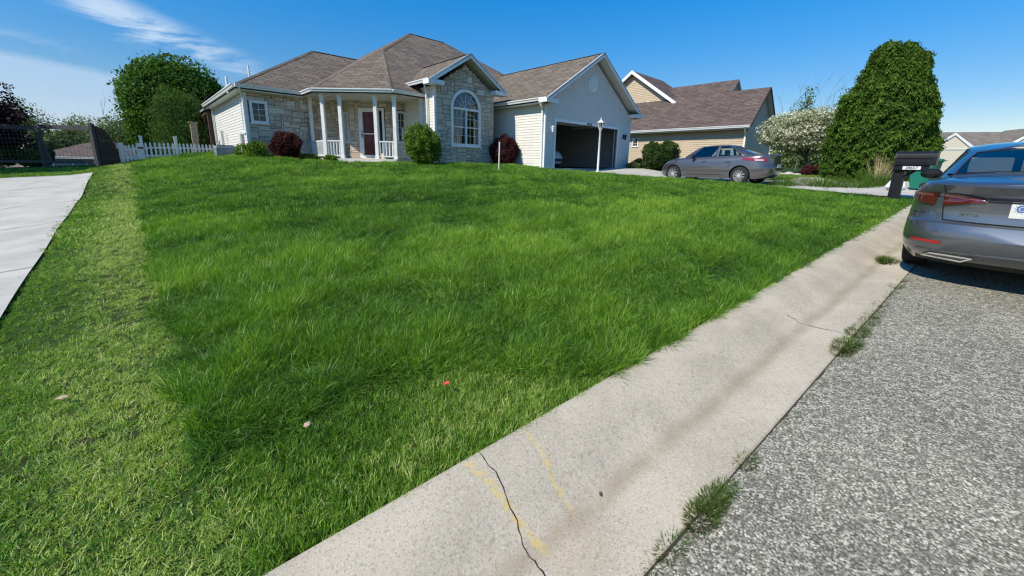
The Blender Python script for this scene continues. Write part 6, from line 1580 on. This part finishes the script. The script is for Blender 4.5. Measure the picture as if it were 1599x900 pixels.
def visible_mask(x, y, z, mx=90, my=60):
    dx, dy, dz = x, y, z - CH; cz = dy * cF.y + dz * cF.z; cx_ = dx * cX.x + dy * cX.y + dz * cX.z; cu = dx * cU.x + dy * cU.y + dz * cU.z
    cz2 = np.maximum(cz, .05); px = 799.5 + FPX * cx_ / cz2; py = CY - FPX * cu / cz2
    return (cz > .2) & (px > -mx * 3) & (px < 1599 + mx * 3) & (py > 0) & (py < 900 + my * 4)
FX = [-40, -7, -6.05, -5.8, -5.3, -5.0, -4.7, -4.4, -4.1, -3.8, 60]; FY = [-2.3, -2.3, -2.30, -2.24, -2.38, -2.36, -2.2, -1.95, -1.6, -1.3, -1.2]
def lawn_masks(x, y):
    l, f = toK(x, y); u, v = toH(x, y)
    lawn = (l < -1.53 + .02 * np.sin(f * 9) + .018 * np.sin(f * 23))
    fl = .5 * np.clip((-8.0 - v) / 3.0, 0, 1) ** 1.5
    lawn &= ~((u > 1.28 - fl) & (u < 6.72 + fl) & (v < .1))
    lawn &= ~((u > -21.55) & (u < -14.31 + .02 * np.sin(v * 14)) & (v < 6.93))
    lawn &= ~((u > -7.5) & (u < 6.9) & (v > 3.2) & (v < 17)) & ~((u > 0) & (u < 6.9) & (v > 0) & (v < 7)) & ~((u > -9.75) & (u < -6) & (v > 7.1)) & ~((u > BL) & (u < BR) & (v > 2.8) & (v < 5)) & ~((u > 16.3) & (v > -2.9) & (v < 9.5))
    lawn &= ~((u + 7.75 + v - 3.15 > 2.5) & (u < -3.8) & (u > -7.55) & (v > 3.2) & (v < 7.2))
    lawn &= ~(((x - 13.6) / 3.1) ** 2 + ((y - 15.2) / 2.4) ** 2 < 1)
    front = np.interp(f, FX, FY)
    tall = lawn & (l < front + .06 * np.sin(f * 11) + .05 * np.sin(f * 27 + 1)) & (u > -13.32 + .05 * np.sin(v * 5) + .03 * np.sin(v * 13)) & (u < 1.4) & (v < 14)
    return lawn, tall, l, f, u, v
def px_ground(px, py, z):
    d = cX * ((px - 799.5) / FPX) - cU * ((py - CY) / FPX) + cF; t = (z - CH) / d.z; return d.x * t, d.y * t
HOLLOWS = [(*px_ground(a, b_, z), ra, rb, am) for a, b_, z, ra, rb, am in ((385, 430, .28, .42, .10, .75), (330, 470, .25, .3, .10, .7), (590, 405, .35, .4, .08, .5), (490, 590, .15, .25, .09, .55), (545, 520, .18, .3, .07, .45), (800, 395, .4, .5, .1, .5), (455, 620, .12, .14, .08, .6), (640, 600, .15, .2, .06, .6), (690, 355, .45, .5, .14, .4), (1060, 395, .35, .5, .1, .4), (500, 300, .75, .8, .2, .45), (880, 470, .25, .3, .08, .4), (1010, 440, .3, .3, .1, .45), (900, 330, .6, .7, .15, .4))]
def scatter(R0, R1, dens, seed):
    g = np.random.default_rng(seed); area = math.pi * (R1 ** 2 - R0 ** 2) * 130 / 360; n = int(area * dens)
    th = D2R(90) + D2R(65) * (g.random(n) * 2 - 1); r = np.sqrt(R0 ** 2 + (R1 ** 2 - R0 ** 2) * g.random(n)); return r * np.cos(th), r * np.sin(th), g
zones = [(1.0, 2.6, 1900, 1), (2.6, 4.2, 1250, 2), (4.2, 7.5, 700, 3), (7.5, 13, 300, 4), (13, 24, 130, 5)]
Tn, Tf, Sn, Sf = [], [], [], []
for R0, R1, dens, sd in zones:
    x, y, g = scatter(R0, R1, dens, sd); lawn, tall, l, f, u, v = lawn_masks(x, y); z = terrain(x, y); vis = visible_mask(x, y, z)
    near = R1 <= 7.5
    n = len(x); nz1 = sinnoise(x, y, 5, 1.5); nz2 = sinnoise(x, y, 6, 4.5); nz3 = sinnoise(x, y, 9, .55)
    wind = 2.6 * sinnoise(x, y, 8, .8)
    # tall
    k = tall & vis
    h = 1.0 + .18 * nz1 + .36 * nz2 + .18 * g.normal(size=n)
    edge = np.clip((u + 13.32) / .5, 0, 1)
    hol = np.zeros(n)
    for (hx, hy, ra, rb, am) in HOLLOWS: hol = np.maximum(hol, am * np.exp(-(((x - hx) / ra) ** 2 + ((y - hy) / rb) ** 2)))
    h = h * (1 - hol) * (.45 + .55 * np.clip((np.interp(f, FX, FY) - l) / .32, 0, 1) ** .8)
    h = h * (.8 + .2 * edge)
    h = np.clip(h, .22, 1.7); s_ = np.stack([np.ones(n), np.ones(n), h], 1) * (1 if near else 1.0)
    til = .16 * (1 + nz3)[:, None] * np.stack([np.cos(wind), np.sin(wind)], 1) + .16 * g.normal(size=(n, 2))
    # blades by the kerb hang over it
    ed = np.clip((l + 1.95) / .4, 0, 1) * (f > -4.6); til[:, 0] += 0; 
    rot = np.stack([til[:, 0], til[:, 1], g.random(n) * 6.283], 1)
    tn = .52 + .17 * nz2 + .15 * nz1 + .24 * g.normal(size=n) + .13 * nz3 - .5 * hol  # blades in the hollows tinted darker, shade put into their colour
    (Tn if near else Tf).append((np.stack([x, y, z], 1)[k], rot[k], s_[k], tn[k]))
    # mown
    k = lawn & ~tall & vis
    k &= g.random(n) < .9
    yel = np.exp(-((u + 13.58) / .34) ** 2) * (u > -14.5) * (1.5 + .3 * nz1) + .5 * np.exp(-(((l + 1.75) / .12) ** 2)) * (f < -4.4)
    frontz = (f < -4.2) & (l > -2.6) & (u > -13.2)
    hh = np.clip(.95 + .2 * nz2 + .2 * g.normal(size=n) + .6 * frontz + 1.0 * frontz * (l > -1.72) * g.random(n), .4, 3.)
    s_ = np.stack([np.ones(n), np.ones(n), hh], 1)
    tn = .38 + .50 * yel + .16 * nz2 + .2 * g.normal(size=n) + .08 * nz1 - .03 * frontz
    rot = np.stack([.25 * g.normal(size=n), .25 * g.normal(size=n), g.random(n) * 6.283], 1)
    (Sn if near else Sf).append((np.stack([x, y, z], 1)[k], rot[k], s_[k], np.clip(tn, 0, 1)[k]))
    # short undergrowth in transition to fill
cat_ = lambda L_: [np.concatenate([q[i] for q in L_]) for i in range(4)]
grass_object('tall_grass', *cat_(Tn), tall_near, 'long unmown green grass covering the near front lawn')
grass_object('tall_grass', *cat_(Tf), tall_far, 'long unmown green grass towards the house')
grass_object('mown_grass', *cat_(Sn), short_near, 'short mown yellowish green grass on the left strip and along the near kerb')
grass_object('mown_grass', *cat_(Sf), short_far, 'short mown grass of the farther verges')
print('grass instances', sum(len(q[0]) for q in Tn + Tf + Sn + Sf))
